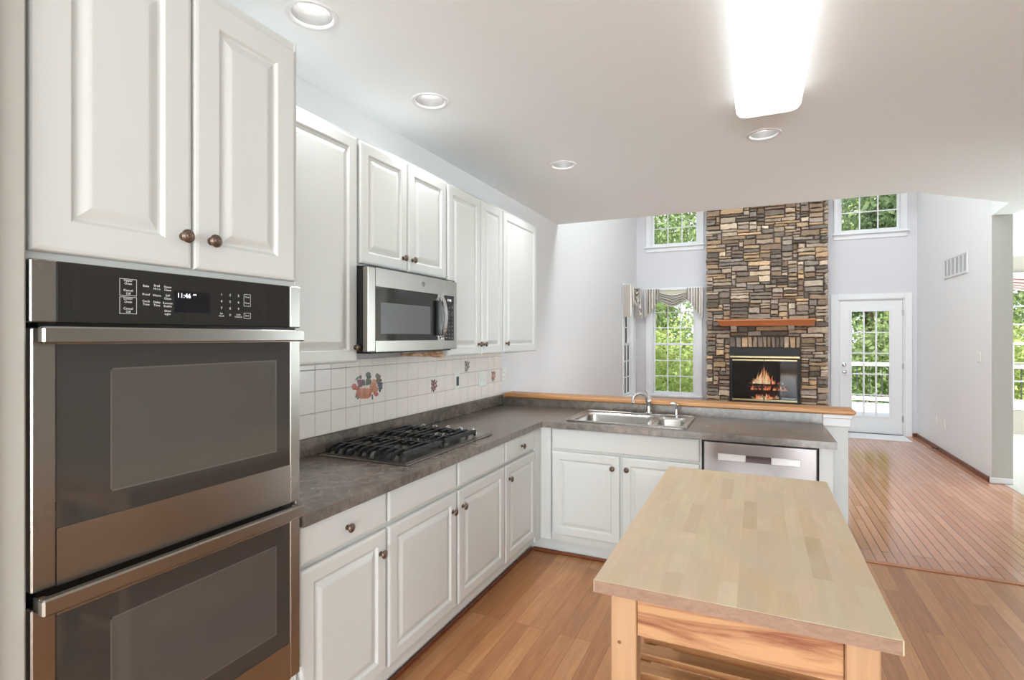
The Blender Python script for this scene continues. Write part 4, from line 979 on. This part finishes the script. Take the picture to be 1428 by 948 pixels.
# ------------------------------------------------------------------ outside
mb = MB(); mb.box(-30, 40, YF+.2, 60, -1.3, -1.2); struct(mb, 'ground', M_lawn)
mb = MB()
for i in range(39): mb.box(1.6, 9.5, YF+.155+.14*i, YF+.155+.14*i+.134, -.14, -.10)
struct(mb, 'deck_floor', M_deck)
RY = 14.95
r = thing('deck_railing', 'white deck railing with dark balusters beyond the glass door', 'railing', (5.4, RY, -.1))
m = MB(); m.box(1.6, 9.5, RY-.06, RY+.06, .80, .885, ch=.006); m.build('top_rail', M_vinyl, r)
m = MB(); m.box(1.6, 9.5, RY-.04, RY+.04, -.02, .07, ch=.004); m.build('bottom_rail', M_vinyl, r)
for x in (1.65, 4.0, 6.4, 9.4): m = MB(); m.box(x-.05, x+.05, RY+.061, RY+.16, -.10, .95, ch=.004); m.build('post', M_vinyl, r)
x = 1.8
while x < 9.3:
    m = MB(); m.box(x-.010, x+.010, RY-.010, RY+.010, .0695, .8005); m.build('baluster', M_dkbal, r)
    x += .125
def crown_mesh(name, R, H, nleaf, size, m, seed, low=.0):
    rg = random.Random(seed); mb = MB()
    lobes = [(rg.uniform(-.5, .5)*R, rg.uniform(-.5, .5)*R, H*(low+(1-low)*rg.random()), R*rg.uniform(.38, .62)) for _ in range(13)]
    for _ in range(nleaf):
        lx, ly, lz, lr = rg.choice(lobes); v = Vector((rg.gauss(0, 1), rg.gauss(0, 1), rg.gauss(0, 1))).normalized()
        c = Vector((lx, ly, lz))+v*lr*rg.uniform(.55, 1.05)
        if c.z < 0: c.z = abs(c.z)*.5
        a = Vector((rg.gauss(0, 1), rg.gauss(0, 1), rg.gauss(0, .7))).normalized(); b = a.cross(v+Vector((rg.gauss(0, .4), rg.gauss(0, .4), rg.gauss(0, .4)))).normalized(); s = size*rg.uniform(.6, 1.2)
        mb.add([c-a*s, c-b*s*.42, c+a*s, c+b*s*.42], [(0, 1, 2, 3)])
    me = mb.build(name, m, None, recalc=False); d = me.data; bpy.data.objects.remove(me); return d
CR = [crown_mesh('crown', 2.0, 6.2, 8500, .105, M_leafA, 1), crown_mesh('crown', 2.0, 6.6, 8500, .105, M_leafB, 2), crown_mesh('crown', 2.0, 6.2, 7500, .105, M_leafC, 3)]
BU = [crown_mesh('foliage', 1.1, 1.6, 5000, .065, M_leafC, 5), crown_mesh('foliage', 1.2, 1.7, 5000, .065, M_leafA, 6), crown_mesh('foliage', 1.2, 1.5, 5000, .065, M_leafB, 8)]
TREES = [(-.9, 19.3, 0, 'leafy green tree outside the windows left of the fireplace, nearer one'), (-2.6, 25.5, 1, 'dark leafy tree outside the windows left of the fireplace, farther one'), (5.4, 20.8, 1, 'dark leafy tree beyond the deck, nearer one seen through the glass door'), (6.7, 25.5, 2, 'yellow green tree beyond the deck, farther one seen above the glass door'), (9.9, 20.6, 0, 'green tree outside the side room window, nearer one'), (12.2, 25.0, 1, 'dark tree outside the side room window, farther one'), (1.6, 25.5, 2, 'yellow green tree behind the chimney, between the two upper windows')]
for x, y, k, lb in TREES:
    r = thing('tree', lb, 'tree', (x, y, -1.2), 'trees behind the house')
    sc = random.uniform(.98, 1.06)
    o = bpy.data.objects.new('crown', CR[k]); COL.objects.link(o); o.parent = r; o.location = (0, 0, .7); o.scale = (sc, sc, sc*1.28); o.rotation_euler = (0, 0, random.uniform(0, 6))
    m = MB(); m.tube([(x, y, -1.2), (x+.05, y, .5), (x-.03, y, 2.2), (x, y, 3.6)], [.2, .16, .13, .07], 10); m.build('trunk', M_bark, r, 60)
BUSH = [(.0, 14.3, 0, 'bright bush outside the window left of the fireplace'), (5.0, 17.0, 1, 'green bush behind the deck railing, outside the glass door'), (8.1, 17.0, 0, 'bright bush outside the side room window')]
for x, y, k, lb in BUSH:
    r = thing('bush', lb, 'bush', (x, y, -1.2), 'bushes behind the house')
    sc = random.uniform(1.2, 1.3); o = bpy.data.objects.new('foliage', BU[k]); COL.objects.link(o); o.parent = r; o.location = (0, 0, .25); o.scale = (sc, sc, sc*1.15); o.rotation_euler = (0, 0, random.uniform(0, 6))
    m = MB()
    for q in range(4): th = q*1.6; m.tube([(x+.03*math.cos(th), y+.03*math.sin(th), -1.2), (x+.3*math.cos(th), y+.3*math.sin(th), -.1)], [.03, .015], 6)
    m.build('stem', M_bark, r)
